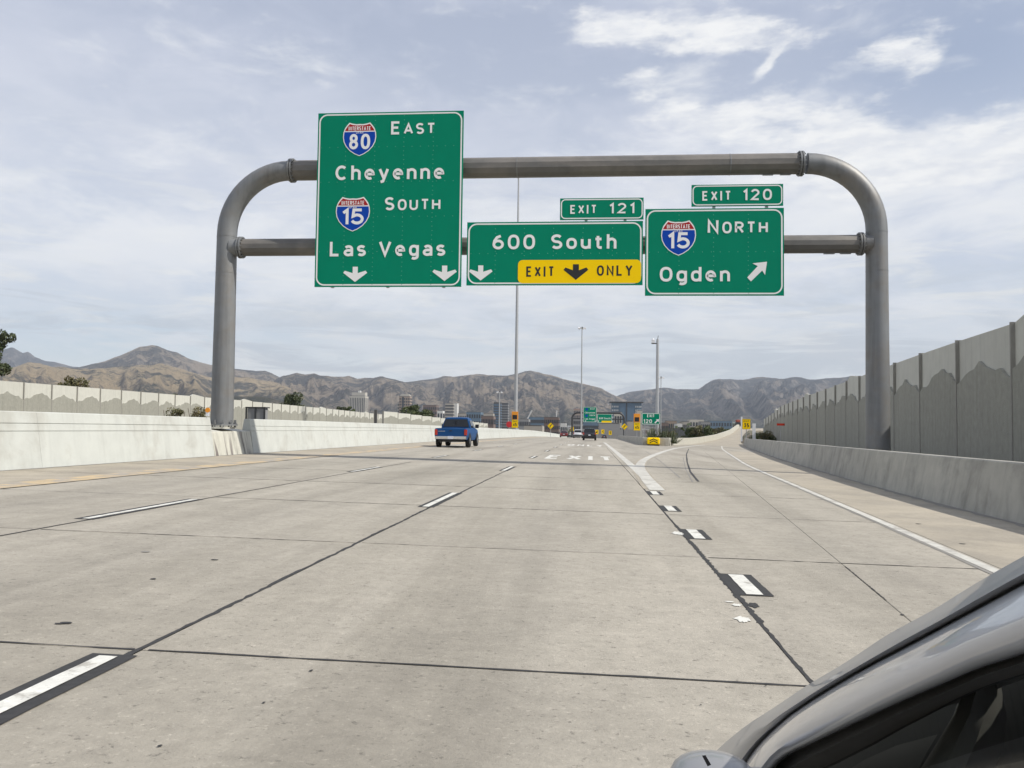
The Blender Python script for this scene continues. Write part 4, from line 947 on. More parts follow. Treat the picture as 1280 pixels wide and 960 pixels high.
def vehicle(name, label, cat, x, y, L, Wd, H, paint, style, group='vehicles on the road ahead', yaw=0.0):
    t = thing(name, label, cat, (x, y, surf(x, y)), yaw, group); hw = Wd / 2
    gc = .24 if style in ('sedan',) else .32
    belt = {'sedan': .92, 'suv': 1.05, 'pickup': 1.14}[style]; r = {'sedan': .33, 'suv': .37, 'pickup': .41}[style]
    m = MB(); st = []
    if style == 'sedan': st = [(0, .45, .72, .80), (.06, .30, .88, .93), (.7, gc, .94, 1), (2.0, gc, .92, 1), (L - 1.5, gc, .93, 1), (L - .6, gc, .80, .97), (L - .1, .28, .66, .88), (L, .36, .58, .75)]
    if style == 'suv': st = [(0, .5, .95, .90), (.06, .36, 1.03, .96), (.6, gc, 1.07, 1), (2.2, gc, 1.05, 1), (L - 1.4, gc, 1.05, 1), (L - .4, gc, .95, .96), (L - .05, .35, .8, .88), (L, .4, .7, .8)]
    if style == 'pickup': st = [(0.0, .52, 1.13, .965), (.05, .48, 1.15, .985), (.6, .46, 1.15, 1), (2.2, .42, 1.14, 1), (L - 1.5, .42, 1.15, 1), (L - .5, .42, 1.07, .98), (L - .08, .42, .95, .93), (L, .5, .85, .86)]
    m.loft([ring(hw * f, a_, b_, yy, .07) for yy, a_, b_, f in st]); m.build('body', paint, t, smooth=35)
    if style == 'sedan': gh = [(.55, belt, .78), (1.25, H, .60), (2.2, H + .01, .60), (2.7, H - .05, .62), (3.45, belt, .78)]
    if style == 'suv': gh = [(.12, belt, .80), (.38, H - .04, .66), (2.2, H, .66), (2.85, H - .05, .68), (3.6, belt, .8)]
    if style == 'pickup': gh = [(2.02, belt, .84), (2.22, H - .04, .70), (3.0, H, .70), (3.55, H - .05, .71), (4.25, belt, .84)]
    cb_ = greenhouse(t, gh, belt, paint, hwb=hw * .93)
    gt_ = gh[1][2]; hb = hw * .93
    # rear glass
    (ya, za, _), (yb_, zb_, wt) = gh[0], gh[1]
    f0, f1_ = .14, .86
    def rp(fx, f): yy = ya + (yb_ - ya) * f; zz_ = za + (zb_ - za) * f; ww = (hb - .08) + (wt - .06 - hb + .08) * f; return (fx * ww, yy - .025, zz_ + .012)
    m = MB(); m.quad(rp(-1, f0), rp(1, f0), rp(1, f1_), rp(-1, f1_)); m.build('rear_window', 'car_glass', t)
    # windscreen
    (yc, zc_, _), (yd, zd, wt2) = gh[-1], gh[-2]
    def wp(fx, f): yy = yc + (yd - yc) * f; zz_ = zc_ + (zd - zc_) * f; ww = (hb - .08) + (wt2 - .06 - hb + .08) * f; return (fx * ww, yy + .03, zz_ + .012)
    m = MB(); m.quad(wp(-1, .1), wp(1, .1), wp(1, .9), wp(-1, .9)); m.build('windscreen', 'car_glass', t)
    for s_ in (-1, 1):
        ys_ = [gh[0][0] + .35, (gh[0][0] + gh[-1][0]) / 2 - .02, (gh[0][0] + gh[-1][0]) / 2 + .06, gh[-1][0] - .35]
        for (a_, b_) in ((ys_[0], ys_[1]), (ys_[2], ys_[3])):
            m = MB(); q = []
            for yy, f in ((a_, .1), (b_, .1), (b_, .82), (a_, .82)):
                ztp = interp(yy, [(g_[0], g_[1]) for g_ in gh]); f2 = f
                yy2 = yy if f < .5 else (yy + (.14 if yy < 2.4 else -.32) if style != 'suv' else yy + (0.02 if yy < 2 else -.3))
                ztp = interp(yy2, [(g_[0], g_[1]) for g_ in gh]); z_ = belt + (ztp - .05 - belt) * f2
                w_ = hb + (gt_ - hb) * min(1, max(0, (z_ - belt) / max(.01, (H - belt))))
                q.append((s_ * (w_ + .025), yy2, z_))
            m.quad(*q); m.build('side_window', 'car_glass', t)
        m = MB(); m.box(s_ * (hw - .02) if s_ > 0 else -hw - .2, hw + .2 if s_ > 0 else -(hw - .02), gh[-1][0] - .55, gh[-1][0] - .40, belt + .02, belt + (.26 if style == 'pickup' else .18)); m.build('mirror', 'cabin_black' if style != 'sedan' else paint, t, bevel=.03)
        for yy in ((.95, L - .95) if style != 'pickup' else (1.15, L - 1.0)):
            m = MB(); n_ = 18
            m.add([(s_ * (hw + .012), yy, r)] + [(s_ * (hw + .012), yy + (r + .07) * math.cos(math.pi * i / n_ ), r + (r + .07) * math.sin(math.pi * i / n_) - .0) for i in range(n_ + 1)] , [(0, i + 1, i + 2) for i in range(n_)])
            m.add([(s_ * (hw + .012), yy - r - .07, r), (s_ * (hw + .012), yy + r + .07, r), (s_ * (hw + .012), yy + r, gc + .02), (s_ * (hw + .012), yy - r, gc + .02)], [(0, 1, 2, 3)]); m.build('wheel_arch', 'cabin_black', t)
            wheel(t, s_ * (hw - .09), yy, r, .24 if style == 'sedan' else .27)
        # tail lights
        if style == 'pickup': m = MB(); m.box(*sorted((s_ * (hw * .965 - .15), s_ * (hw * .985))), -.03, .12, .74, 1.08); m.build('tail_light', 'tail_light', t, bevel=.02)
        elif style == 'suv': m = MB(); m.box(*sorted((s_ * (hw - .17), s_ * (hw - .03))), -.02, .15, .80, 1.12); m.build('tail_light', 'tail_light', t, bevel=.02)
        else: m = MB(); m.box(*sorted((s_ * (hw - .42), s_ * (hw - .05))), -.02, .15, .66, .80); m.build('tail_light', 'tail_light', t, bevel=.02)
    zb1 = {'sedan': (.34, .56), 'suv': (.42, .66), 'pickup': (.50, .68)}[style]
    m = MB(); m.box(-hw * .95, hw * .95, -.12 if style == 'pickup' else -.06, .06, *zb1); m.build('rear_bumper', 'chrome' if style == 'pickup' else (paint if style == 'sedan' else 'cabin_black'), t, bevel=.03)
    m = MB(); m.box(-.16, .16, -.145 if style == 'pickup' else -.07, -.122 if style == 'pickup' else -.02, zb1[0] + .02 if style == 'pickup' else zb1[1] + .04, zb1[1] - .0 if style == 'pickup' else zb1[1] + .18); m.build('number_plate', 'plate', t)
    m = MB(); m.box(-hw * .75, hw * .75, .1, L - .2, gc - .06 if style != 'pickup' else .34, gc + .06 if style != 'pickup' else .48); m.build('underbody', 'cabin_black', t)
    return t
p = gpt(566, 559)
tr = vehicle('pickup_truck', 'bright blue pickup truck in the far left lane with chrome rear bumper', 'pickup truck', -8.35, 52.3, 5.6, 1.98, 1.83, 'blue_paint', 'pickup')
m = MB(); m.box(-.80, .80, -.012, .03, .58, 1.10); tg = m.build('tailgate', 'blue_paint', tr, bevel=.015)
m = MB(); m.box(-.08, .08, -.03, -.010, .98, 1.03); m.build('handle', 'cabin_black', tg)
m = MB(); text(m, 'DAKOTA' if False else 'TOO', lambda x, y, l: (-.74 + x, -.0 - l, .9 + y), .01) if False else None
m = MB()
for i in range(9): m.box(-.76 + i * .047, -.73 + i * .047, -.018, -.011, .955, .990)
m.build('badge_lettering', 'chrome', tg)
m = MB(); m.box(-.83, .83, .06, 1.98, 1.10, 1.16); m.build('bed_floor', 'cabin_black', tr)
m = MB(); m.box(-.03, .03, 2.06, 2.11, 1.2, 1.68); m.build('window_bar', 'cabin_black', tr)
for s_ in (-.42, .40):
    m = MB(); m.tube([(s_, 2.7, 1.15), (s_, 2.7, 1.38)], [.22, .13], 10); m.tube([(s_, 2.7, 1.40), (s_, 2.7, 1.6)], [.10, .08], 10); m.build('headrest', 'cabin_black', tr)
m = MB(); m.tube([(-.62, 1.1, .40), (.62, 1.1, .40)], .08, 8, up=Vector((0, 0, 1))); m.build('axle', 'cabin_black', tr)
def gp(u, Y): d = at(u, 533, Y); return d.x
vehicle('red_sedan', 'dark red sedan, leftmost of the three cars far ahead', 'car', gp(705, 196), 196, 4.5, 1.8, 1.42, 'red_paint', 'sedan')
vehicle('white_suv', 'white SUV far ahead between the dark red sedan and the black SUV', 'car', gp(722.5, 180), 180, 4.7, 1.88, 1.75, 'white_car_paint', 'suv')
vehicle('black_suv', 'black SUV ahead in the exit only lane, nearest of the far cars', 'car', gp(736.9, 126), 126, 4.7, 1.86, 1.75, 'black_paint', 'suv')
vehicle('grey_sedan', 'tiny dark sedan far ahead right of the black SUV beneath the chevron boards', 'car', gp(755.3, 330), 330, 4.5, 1.85, 1.42, 'black_paint', 'sedan')
pr = thing('maintenance_truck', 'tiny dark vehicle with orange red top on the crest of the exit ramp', 'truck', (at(923.5, 535, 205).x, 205, ramp_z(0, 205) + .03))
m = MB(); m.box(-.8, .8, 0, 4, .5, 1.3); m.build('body', 'black_paint', pr, bevel=.1)
m = MB(); m.box(-.4, .4, .3, 2.2, 1.32, 1.9); m.build('cab', 'bld_red', pr, bevel=.12)
for x in (-.7, .7):
    for y in (.7, 3.2): wheel(pr, x, y, .36, .22)

# ------------------------------------------------------------------ trees and shrubs
def leaf_cloud(mb, blobs, n, size, rnd, flat=.6, mi=0):
    tot = sum(b[3] ** 2 for b in blobs)
    for (bx_, by, bz, br) in blobs:
        for _ in range(int(n * br ** 2 / tot)):
            d = Vector((rnd.gauss(0, 1), rnd.gauss(0, 1), rnd.gauss(0, 1))).normalized() * br * rnd.uniform(.35, 1.08) ** .6
            c = Vector((bx_, by, bz)) + Vector((d.x, d.y, d.z * .8))
            nrm = Vector((rnd.gauss(0, 1), rnd.gauss(0, 1), rnd.gauss(.4, 1))).normalized(); a_ = nrm.orthogonal().normalized(); b_ = nrm.cross(a_); s_ = size * rnd.uniform(.6, 1.4)
            mb.add([c + a_ * s_, c + b_ * s_ * flat, c - a_ * s_, c - b_ * s_ * flat], [(0, 1, 2, 3)], mi)
def tree(label, x, y, zb, H, Wc, n, size, seed, leafm='leaf', name='tree', group=None, trunk=.35):
    rnd = random.Random(seed); t = thing(name, label, 'tree', (x, y, zb), 0, group)
    m = MB(); m.tube([(0, 0, -.3), (.05, 0, H * trunk), (-.05, .1, H * .7)], [H * .03, H * .022, H * .008], 8)
    tips = []
    for i in range(7):
        a_ = rnd.uniform(0, 6.28); rr_ = Wc * .5 * rnd.uniform(.35, .8); z1 = H * rnd.uniform(.45, .88); z0 = H * rnd.uniform(.25, .5)
        tip = (math.cos(a_) * rr_, math.sin(a_) * rr_, z1); m.tube([(0, 0, z0), (tip[0] * .5, tip[1] * .5, z0 + (z1 - z0) * .6), tip], [H * .014, H * .009, H * .003], 5); tips.append(tip)
    m.build('trunk', 'bark', t)
    blobs = [(tp_[0], tp_[1], tp_[2], Wc * rnd.uniform(.14, .24)) for tp_ in tips] + [(0, 0, H * .62, Wc * .24), (0, 0, H * .85, Wc * .17)]
    for _ in range(8):
        a_ = rnd.uniform(0, 6.28); rr_ = Wc * .42 * rnd.uniform(.3, 1); blobs.append((math.cos(a_) * rr_, math.sin(a_) * rr_, H * rnd.uniform(.38, .95), Wc * rnd.uniform(.07, .16)))
    m = MB(); leaf_cloud(m, blobs, n, size, rnd); m.build('crown', leafm, t)
def tree_at(label, u, vtop, Y, wpx, zb=-1, **kw):
    p = at(u, vtop, Y); tree(label, p.x, Y, zb, p.z - zb, wpx * Y / F, **kw)
tree_at('ragged dark tree at the far left edge rising above the noise wall', -9, 412, 95, 56, n=5000, size=.16, seed=3, leafm='leaf_dark', zb=.0)
tree_at('low bushy tree showing over the noise wall right of the far left tree', 93, 469, 115, 42, n=2500, size=.16, seed=5, leafm='leaf_olive', zb=0)
tree_at('green tree above the noise wall just right of the big left column', 362, 489, 190, 40, n=3500, size=.22, seed=8, zb=-2, leafm='leaf_dark')
tree_at('small tree over the wall left of the cream office tower', 424, 504.5, 260, 22, n=1500, size=.3, seed=9, zb=-3, leafm='leaf_dark')
tree_at('second small tree over the wall touching the cream office tower', 437, 503.5, 270, 14, n=1200, size=.3, seed=19, zb=-3)
tree_at('rounded green tree beneath the brick tower', 519, 503.5, 300, 34, n=3500, size=.33, seed=12, zb=-3)
tree_at('small dark tree in front of the brown building left of the blue pickup', 534, 509.5, 310, 18, n=1500, size=.3, seed=14, zb=-3, leafm='leaf_dark')
tree_at('small dark tree over the noise wall left of the big column', 215, 487.5, 150, 16, n=1500, size=.2, seed=22, zb=-1, leafm='leaf_dark')
def shrub(label, x, y, zb, H, Wc, n, size, seed, leafm, spiky=False, name='shrub'):
    rnd = random.Random(seed); t = thing(name, label, 'shrub', (x, y, zb))
    m = MB()
    for i in range(6):
        a_ = rnd.uniform(0, 6.28); m.tube([(0, 0, 0), (math.cos(a_) * Wc * .35, math.sin(a_) * Wc * .35, H * .8)], [.02, .006], 5)
    m.build('stem', 'bark', t); m = MB()
    if spiky:
        for i in range(n):
            a_ = rnd.uniform(0, 6.28); e_ = rnd.uniform(.15, 1.4); l_ = H * rnd.uniform(.6, 1.1); cx, cy = rnd.uniform(-Wc / 2, Wc / 2), rnd.uniform(-.8, 3)
            d = Vector((math.cos(a_) * math.cos(e_), math.sin(a_) * math.cos(e_), math.sin(e_))); w_ = d.cross(Vector((0, 0, 1))).normalized() * size; c = Vector((cx, cy, .1))
            m.add([c - w_, c + w_, c + d * l_], [(0, 1, 2)])
    else: leaf_cloud(m, [(rnd.uniform(-Wc / 3, Wc / 3), rnd.uniform(-.3, .3), H * rnd.uniform(.4, .8), Wc * .26) for _ in range(6)], n, size, rnd)
    m.build('foliage', leafm, t)
for (u, vt, wd, lab, sd_) in ((210, 511.5, 22, 'low yellowish shrub behind the median barrier left of the orange reflector', 4), (245, 509, 22, 'yellowish shrub with a tall sprig behind the barrier just left of the big column', 6), (226, 513.5, 10, 'smallest dry weed clump between the two yellowish shrubs', 7)):
    p = at(u, vt, 40); shrub(lab, p.x, 40, .25, (p.z - .25) * 1.22, wd * 40 / F * 1.5, 900, .04, sd_, 'leaf_olive')
shrub('dark spiky yucca bush filling the gore island behind the crash cushion', 7.5, 93.5, surf(7, 93) + .1, 2.1, 2.8, 420, .05, 9, 'leaf_dark', True)
shrub('leafy green shrub at the right end of the gore island', 8.2, 97, surf(7, 93) + .1, 1.7, 1.8, 700, .08, 29, 'leaf_olive')
for i, (x, y, h, w) in enumerate(((21.6, 121, 1.3, 1.6), (23.2, 123, 1.7, 2.2), (24.6, 126, 1.2, 1.8))):
    shrub(['leftmost green shrub', 'middle and tallest green shrub', 'rightmost green shrub'][i] + ' on the bank behind the yellow 35 sign', x, y, surf(16, y) + .3, h, w, 700, .09, 60 + i, ('leaf', 'leaf_olive', 'leaf')[i])
for i, (u, vt, wpx) in enumerate(((861, 533, 20), (872, 530.5, 22), (884, 532, 24), (897, 533.5, 22), (908, 535, 16))):
    tree_at(['leftmost low green tree', 'second and tallest low green tree', 'middle low green tree', 'fourth low green tree', 'rightmost low green tree'][i] + ' in the row behind the ramp barrier', u, vt, 330, wpx, n=1800, size=.3, seed=40 + i, zb=-6, group='low trees behind the ramp barrier', trunk=.2, leafm=('leaf', 'leaf_olive')[i % 2])
# scattered dark trees of the valley
rnd = random.Random(77); m = MB()
for i in range(900):
    Y = rnd.uniform(600, 3200); u = rnd.uniform(-60, 1100); x = at(u, 533, Y).x; h = rnd.uniform(5, 11); zb = surf(x, Y) - .5
    if abs(x) < 30 and Y < 900: continue
    for _ in range(14):
        d = Vector((rnd.gauss(0, 1), rnd.gauss(0, 1), rnd.gauss(0, .8))) * h * .28; c = Vector((x, Y, zb + h * .5)) + d; s_ = h * .2
        a_ = Vector((rnd.gauss(0, 1), rnd.gauss(0, 1), rnd.gauss(0, 1))).normalized(); b_ = a_.orthogonal().normalized()
        m.add([c + a_ * s_, c + b_ * s_, c - a_ * s_, c - b_ * s_], [(0, 1, 2, 3)])
m.build('valley_trees', 'leaf_dark', kind='stuff')

# ------------------------------------------------------------------ the city
def building(label, u0, u1, vtop, Y, matn, depth=30, style='grid', floors=8, bays=6, roof=None, steps=None, zb=-22, name='office_building', wmat='window_dark', cat='building'):
    a = at(u0, vtop, Y); b = at(u1, vtop, Y); w = b.x - a.x; H = a.z - zb
    t = thing(name, label, cat, ((a.x + b.x) / 2, Y, zb))
    m = MB(); m.box(-w / 2, w / 2, 0, depth, 0, H); wl = m.build('wall', matn, t)
    m = MB(); m.box(-w / 2 + .5, w / 2 - .5, .5, depth - .5, H, H + max(.6, H * .012)); m.build('roof', roof or 'roof_dark', t)
    top = H * .97; bot = max(0, H - floors * (H * .9 / floors))
    m = MB()
    if style == 'grid':
        fh = (top - H * .1) / floors; bw = w / bays
        for j in range(floors):
            for i in range(bays): m.box(-w / 2 + (i + .2) * bw, -w / 2 + (i + .8) * bw, -.25, .05, H * .1 + (j + .25) * fh, H * .1 + (j + .8) * fh)
            for i in range(4): m.box(w / 2 - .05, w / 2 + .25, depth * (i + .2) / 4, depth * (i + .8) / 4, H * .1 + (j + .25) * fh, H * .1 + (j + .8) * fh)
    if style == 'fins':
        bw = w / bays
        for i in range(bays): m.box(-w / 2 + (i + .3) * bw, -w / 2 + (i + .7) * bw, -.3, .05, H * .1, H * .95)
        for i in range(4): m.box(w / 2 - .05, w / 2 + .3, depth * (i + .3) / 4, depth * (i + .7) / 4, H * .1, H * .95)
    if style == 'bands':
        fh = (top - H * .1) / floors
        for j in range(floors): m.box(-w / 2 + .2, w / 2 + .2, -.25, depth * .98, H * .1 + (j + .3) * fh, H * .1 + (j + .75) * fh)
    if m.v: m.build('windows', wmat, t, kind='stuff')
    return t, w, H
t, w, H = building('tall cream office tower left of centre on the skyline', 437, 456.5, 495, 2600, 'bld_cream', 40, 'fins', bays=9)
m = MB(); m.box(-w * .38, w * .46, 5, 32, H, H + 11); m.build('penthouse', 'bld_cream', t)
m = MB(); m.box(-w * .02, w * .12, 12, 22, H + 11, H + 17); m.build('lift_housing', 'bld_white', t)
t, w, H = building('brick tower with a pale crown and dark vertical stripe right of the cream tower', 499, 512.5, 495.5, 2300, 'bld_brick', 26, 'grid', 11, 5)
m = MB(); m.box(-w * .22, -w * .06, -.6, 0.1, H * .1, H * .99); m.build('stripe', 'window_dark', t)
m = MB(); m.box(-w * .45, w * .45, 2, 22, H, H + 4); m.box(-w * .36, w * .36, 4, 18, H + 4, H + 6); m.build('crown', 'bld_cream', t)
m = MB(); m.tube([(-w * .2, 8, H + 6), (-w * .2, 8, H + 14)], .3, 5); m.build('flagpole', 'pole_grey', t)
building('pale low annex left of the brick tower', 497, 503, 503, 2320, 'bld_cream', 20, 'grid', 8, 3)
building('broad dark brown building behind the round green tree', 529, 545.5, 506.5, 1700, 'bld_brown', 30, 'grid', 6, 7)
t, w, H = building('small white tower with two round openings left of the pickup', 546.5, 553.5, 513.5, 1300, 'bld_white', 16, 'grid', 3, 2)
building('beige tower rising behind the blue pickup cab', 556.5, 567, 504.2, 2000, 'bld_beige', 24, 'bands', 9, 4)
building('slim white slab on the right side of the beige tower', 567.3, 571.5, 504.2, 2010, 'bld_white', 24, None)
building('long dark blue glass block just above the pickup roof', 583, 601, 515.2, 1200, 'bld_blue', 30, 'grid', 4, 6)
building('low beige block left of the blue glass block', 572, 583, 517, 1500, 'bld_beige', 30, 'grid', 3, 5)
building('dark glazed high rise left of the tall mast', 617, 626, 503.3, 1500, 'bld_dark', 24, 'bands', 12, 4, wmat='glass_blue')
building('second half of the dark high rise with lighter floors', 626.6, 635, 504, 1520, 'bld_dark', 24, 'bands', 12, 4, wmat='bld_grey')
building('tan apartment row right of the blue glass block', 601.5, 617, 520.5, 900, 'bld_brown', 20, 'grid', 3, 8)
building('low white buildings behind the tan apartment row', 604, 616.5, 517, 1400, 'bld_beige', 20, 'grid', 2, 6)
building('grey block behind the left amber display sign', 649, 661, 524, 1000, 'bld_grey', 25, 'grid', 3, 5)
building('long bluish warehouse between the mast and the curve sign', 660, 683, 521.5, 1300, 'bld_blue', 40, 'bands', 3, 5)
building('brown office block behind the left curve sign', 680, 698.5, 521.8, 800, 'bld_brown', 25, 'grid', 5, 8)
building('small white and green building right of the brown office block', 700.5, 707.5, 529, 700, 'bld_white', 15, 'grid', 2, 3)
building('pale low shed left of the far gantry', 655, 678, 532.5, 500, 'bld_beige', 20, None, name='shed')
building('grey building seen through the left part of the far gantry', 716.5, 728.5, 523.5, 900, 'bld_grey', 30, 'grid', 5, 5)
building('low wide building with red roof trim above the far gantry beam', 717, 727, 511.5, 2400, 'bld_brick', 30, 'grid', 5, 5, roof='bld_red')
building('bluish base storeys behind the black SUV', 728, 748, 527.5, 1000, 'bld_blue', 30, 'bands', 2, 6)
building('wide pale grey depot under the far green signs', 749.5, 775, 529.5, 620, 'bld_grey', 30, 'bands', 1, 6, wmat='bld_dark', name='depot')
building('pale building with dark panel inside the far gantry arch', 768, 777.5, 515.5, 760, 'bld_cream', 20, 'grid', 3, 3)
t, w, H = building('wide blue glass office building with flat overhanging roof behind the far gantry', 764.5, 802, 503.4, 1400, 'bld_blue', 40, None)
m = MB(); m.box(-w * .23, w * .26, -1.2, 0, H * .05, H * .99); m.build('glass_front', 'glass_blue', t)
m = MB(); m.box(-w * .022, w * .022, -1.6, -1.0, H * .05, H * .995); m.build('central_fin', 'window_dark', t)
m = MB(); m.box(-w * .56, w * .56, -3, 42, H + .6, H + 1.9); m.build('roof_overhang', 'roof_dark', t)
m = MB()
for s0, s1_ in ((-.5, -.26), (.28, .5)):
    for i in range(4):
        for j in range(9):
            x = w * (s0 + (s1_ - s0) * (i + .2) / 4); m.box(x, x + w * .035, -.4, .1, H * (.12 + j * .095), H * (.165 + j * .095))
m.build('windows', 'bld_white', t, kind='stuff')
building('yellowish grey low block beside the gore amber display', 785, 791.5, 527, 500, 'bld_beige', 20, None)
building('white blank signboard like block above the right amber display', 796.5, 803, 513.5, 1000, 'bld_cream', 20, None)
for i, (a_, b_, v, Yd, mt) in enumerate(((826, 836, 529, 800, 'bld_brown'), (833, 846, 526.5, 950, 'bld_brick'), (846, 853, 530, 700, 'bld_white'), (853, 862, 527.5, 900, 'bld_beige'), (862, 880, 525, 1200, 'bld_cream'), (876, 888, 527.5, 1000, 'bld_grey'))):
    building(['dark low brick hall right of the EXIT 120 sign', 'reddish low block with windows right of the camera pole', 'little white gabled house in the low row', 'beige block in the middle of the low row', 'long pale roofed hall in the low row', 'grey hall at the right end of the low row'][i], a_, b_, v, Yd, mt, 25, 'grid', 3, 5, roof='bld_beige' if i in (2, 4) else None)
building('long blue grey hospital like block above the low green trees', 887.5, 915, 526.2, 1600, 'bld_blue', 40, 'grid', 3, 8)
building('dark raised roadway parapet behind the gore on the right', 826, 892, 536.5, 420, 'bld_dark', 8, None, zb=-10, name='overpass', cat='bridge')
# construction cranes over the city
for (u0, v0, u1, v1, Yd, lab) in ((656, 530, 665, 513, 1100, 'slanting pale crane jib left of the brown office block'), (695.5, 522, 696, 513, 1500, 'slim upright tower behind the brown office block')):
    a = at(u0, v0, Yd); b = at(u1, v1, Yd); m = MB(); m.tube([(0, 0, 0), tuple(Vector(b) - Vector(a))], .9, 5); t = thing('crane', lab, 'crane', tuple(a)); m.build('jib', 'bld_white', t)
    m = MB(); m.box(-1.5, 1.5, -1.5, 1.5, -20, 0); m.build('crane_base', 'bld_grey', t)
# small houses of the town at the foot of the mountains
rnd = random.Random(5); m = MB()
for i in range(1500):
    Y = rnd.uniform(900, 5200); u = rnd.uniform(-40, 1080); x = at(u, 533, Y).x; w = rnd.uniform(5, 16) * (1 + Y / 4000); h = rnd.uniform(4, 9) * (1 + Y / 3500); zb = -20
    m.box(x - w, x + w, Y, Y + w * 1.2, zb, zb + h + 3, rnd.choice([0, 0, 1, 2, 3]))
m.build('distant_town', ['bld_beige', 'bld_white', 'bld_brown', 'bld_grey'], kind='stuff')

# ------------------------------------------------------------------ mountains
def skyline(pts, R0):
    out = []
    for u, v in pts:
        d = ray(u, v).normalized(); out.append((math.atan2(d.x, d.y), d.z / math.hypot(d.x, d.y)))
    return sorted(out)
def mountain(name, pts, R0, back, front, matn, seed, nA=420, nR=70, rough=1.0, zfoot=-18, shape=1.25, spur=26):
    sk = skyline(pts, R0); A0, A1 = sk[0][0], sk[-1][0]; az_ = np.linspace(A0, A1, nA)
    tz = np.interp(az_, [p[0] for p in sk], [p[1] for p in sk]); vs = []
    rs_ = list(np.linspace(front, 1.0, nR - 12)) + list(np.linspace(1.012, back, 12))
    for ri, f in enumerate(rs_):
        for ai in range(nA):
            a_ = az_[ai]; r = R0 * f
            e_ = mnoise.fractal(Vector((a_ * 60, seed, 0)), 1.0, 2.0, 4) * .0009 * rough
            zr = (tz[ai] + e_) * R0 + CAMZ
            fade = min(1, (ai + 1) / 14, (nA - ai) / 14) if False else 1
            if f <= 1: s_ = (f - front) / (1 - front); b_ = s_ ** shape
            else: s_ = 1 - (f - 1) / (back - 1); b_ = max(0, s_) ** .8
            x, y = r * math.sin(a_), r * math.cos(a_)
            wa = mnoise.noise(Vector((x * .0006, y * .0006, seed))) * .05
            rid = mnoise.ridged_multi_fractal(Vector(((a_ + wa * .35) * spur, f * 3.2 + seed, seed * .3)), .9, 2.1, 5, 1.0, 2.0) - .9
            rid2 = mnoise.ridged_multi_fractal(Vector((x * .0021, y * .0014, seed + 4)), 1.0, 2.0, 4, 1.0, 2.0) - .9
            amp = (zr - zfoot) * max(0, b_ * (1 - b_)) ** .8 * rough
            z = zfoot + (zr - zfoot) * b_ + amp * (.50 * rid + .20 * rid2) if f < 1 else zfoot + (zr - zfoot) * b_
            if f < 1: z = min(z, zfoot + (tz[ai] * r - zfoot) * (.985 if b_ < .97 else 1.0))
            vs.append((x, y, z))
    n = nA; m = MB(); m.add(vs, [(j * n + i, j * n + i + 1, (j + 1) * n + i + 1, (j + 1) * n + i) for j in range(len(rs_) - 1) for i in range(n - 1)])
    me = bpy.data.meshes.new(name); me.from_pydata(m.v, [], m.f); me.materials.append(MATS[matn]); me.update()
    me.polygons.foreach_set('use_smooth', [True] * len(me.polygons))
    return link(name, me, kind='structure')
mountain('far_mountain', [(-260, 470), (-160, 452), (-90, 462), (-40, 445), (-10, 440), (5, 436.5), (15, 434.5), (22, 437.5), (28, 441), (35, 440), (43, 446), (55, 450), (70, 453), (85, 457), (103, 460), (130, 470), (170, 486)], 14500, 1.2, .6, 'canyon', 2.1, 240, 50)
mountain('peak', [(40, 480), (70, 468), (90, 461), (103, 457.5), (130, 452), (150, 445), (165, 438), (175, 434), (190, 432), (198, 433), (208, 437), (220, 440), (235, 448), (250, 453), (268, 457), (285, 461), (300, 462), (320, 463.5), (331, 463), (340, 466.5), (350, 471), (375, 480), (400, 492)], 9800, 1.25, .60, 'ridge', 5.3, 420, 90)
mountain('foothills', [(-300, 470), (-200, 462), (-120, 470), (-60, 458), (0, 462), (20, 459), (35, 453.5), (50, 454.5), (65, 459), (80, 458.5), (100, 461), (120, 461), (150, 457.5), (175, 456), (200, 454), (215, 457), (235, 464), (250, 468), (268, 473), (290, 470), (310, 472), (330, 476), (345, 478), (358, 482), (380, 492), (420, 505)], 7200, 1.3, .50, 'foothill', 8.7, 460, 90, rough=1.3, spur=20)
mountain('low_bluff', [(140, 505), (170, 499), (200, 497), (250, 496), (290, 495.5), (330, 496), (350, 500), (380, 508), (400, 514)], 3600, 1.2, .82, 'foothill', 3.7, 160, 30, shape=.8)
mountain('ridge', [(330, 490), (345, 474), (355, 469.6), (370, 466.6), (382, 468), (393, 466.6), (400.6, 469), (414, 470), (422, 471), (436, 469.6), (447, 473), (462, 472), (479, 471), (492, 474.7), (507, 478), (530, 486), (555, 494), (590, 502), (640, 512)], 8300, 1.25, .52, 'ridge', 12.4, 420, 90, rough=1.15)
mountain('central_mountain', [(440, 500), (480, 487), (507, 477.8), (526, 475.6), (545, 472.5), (555, 470), (565, 471), (587, 468), (615, 469), (635, 469.5), (647, 467), (655, 464.5), (662, 463.5), (675, 465), (690, 469.5), (710, 475), (735, 481), (752, 486), (771, 495), (800, 508), (830, 520)], 9000, 1.25, .50, 'ridge', 17.9, 460, 100, rough=1.2)
mountain('canyon_range', [(690, 512), (730, 503), (771, 495), (785, 490), (800, 488), (815, 486.5), (822, 485), (837, 484.3), (845, 486), (860, 487), (874, 486), (882, 480), (890, 475.5), (900, 473), (915, 474), (930, 475), (945, 472), (953, 471), (974, 473), (988, 471.5), (1001, 472), (1013, 475), (1031, 473), (1048, 472), (1066, 470.5), (1120, 466), (1200, 470), (1300, 463), (1450, 470), (1600, 480)], 11500, 1.25, .5, 'canyon', 23.1, 620, 100, rough=1.25)

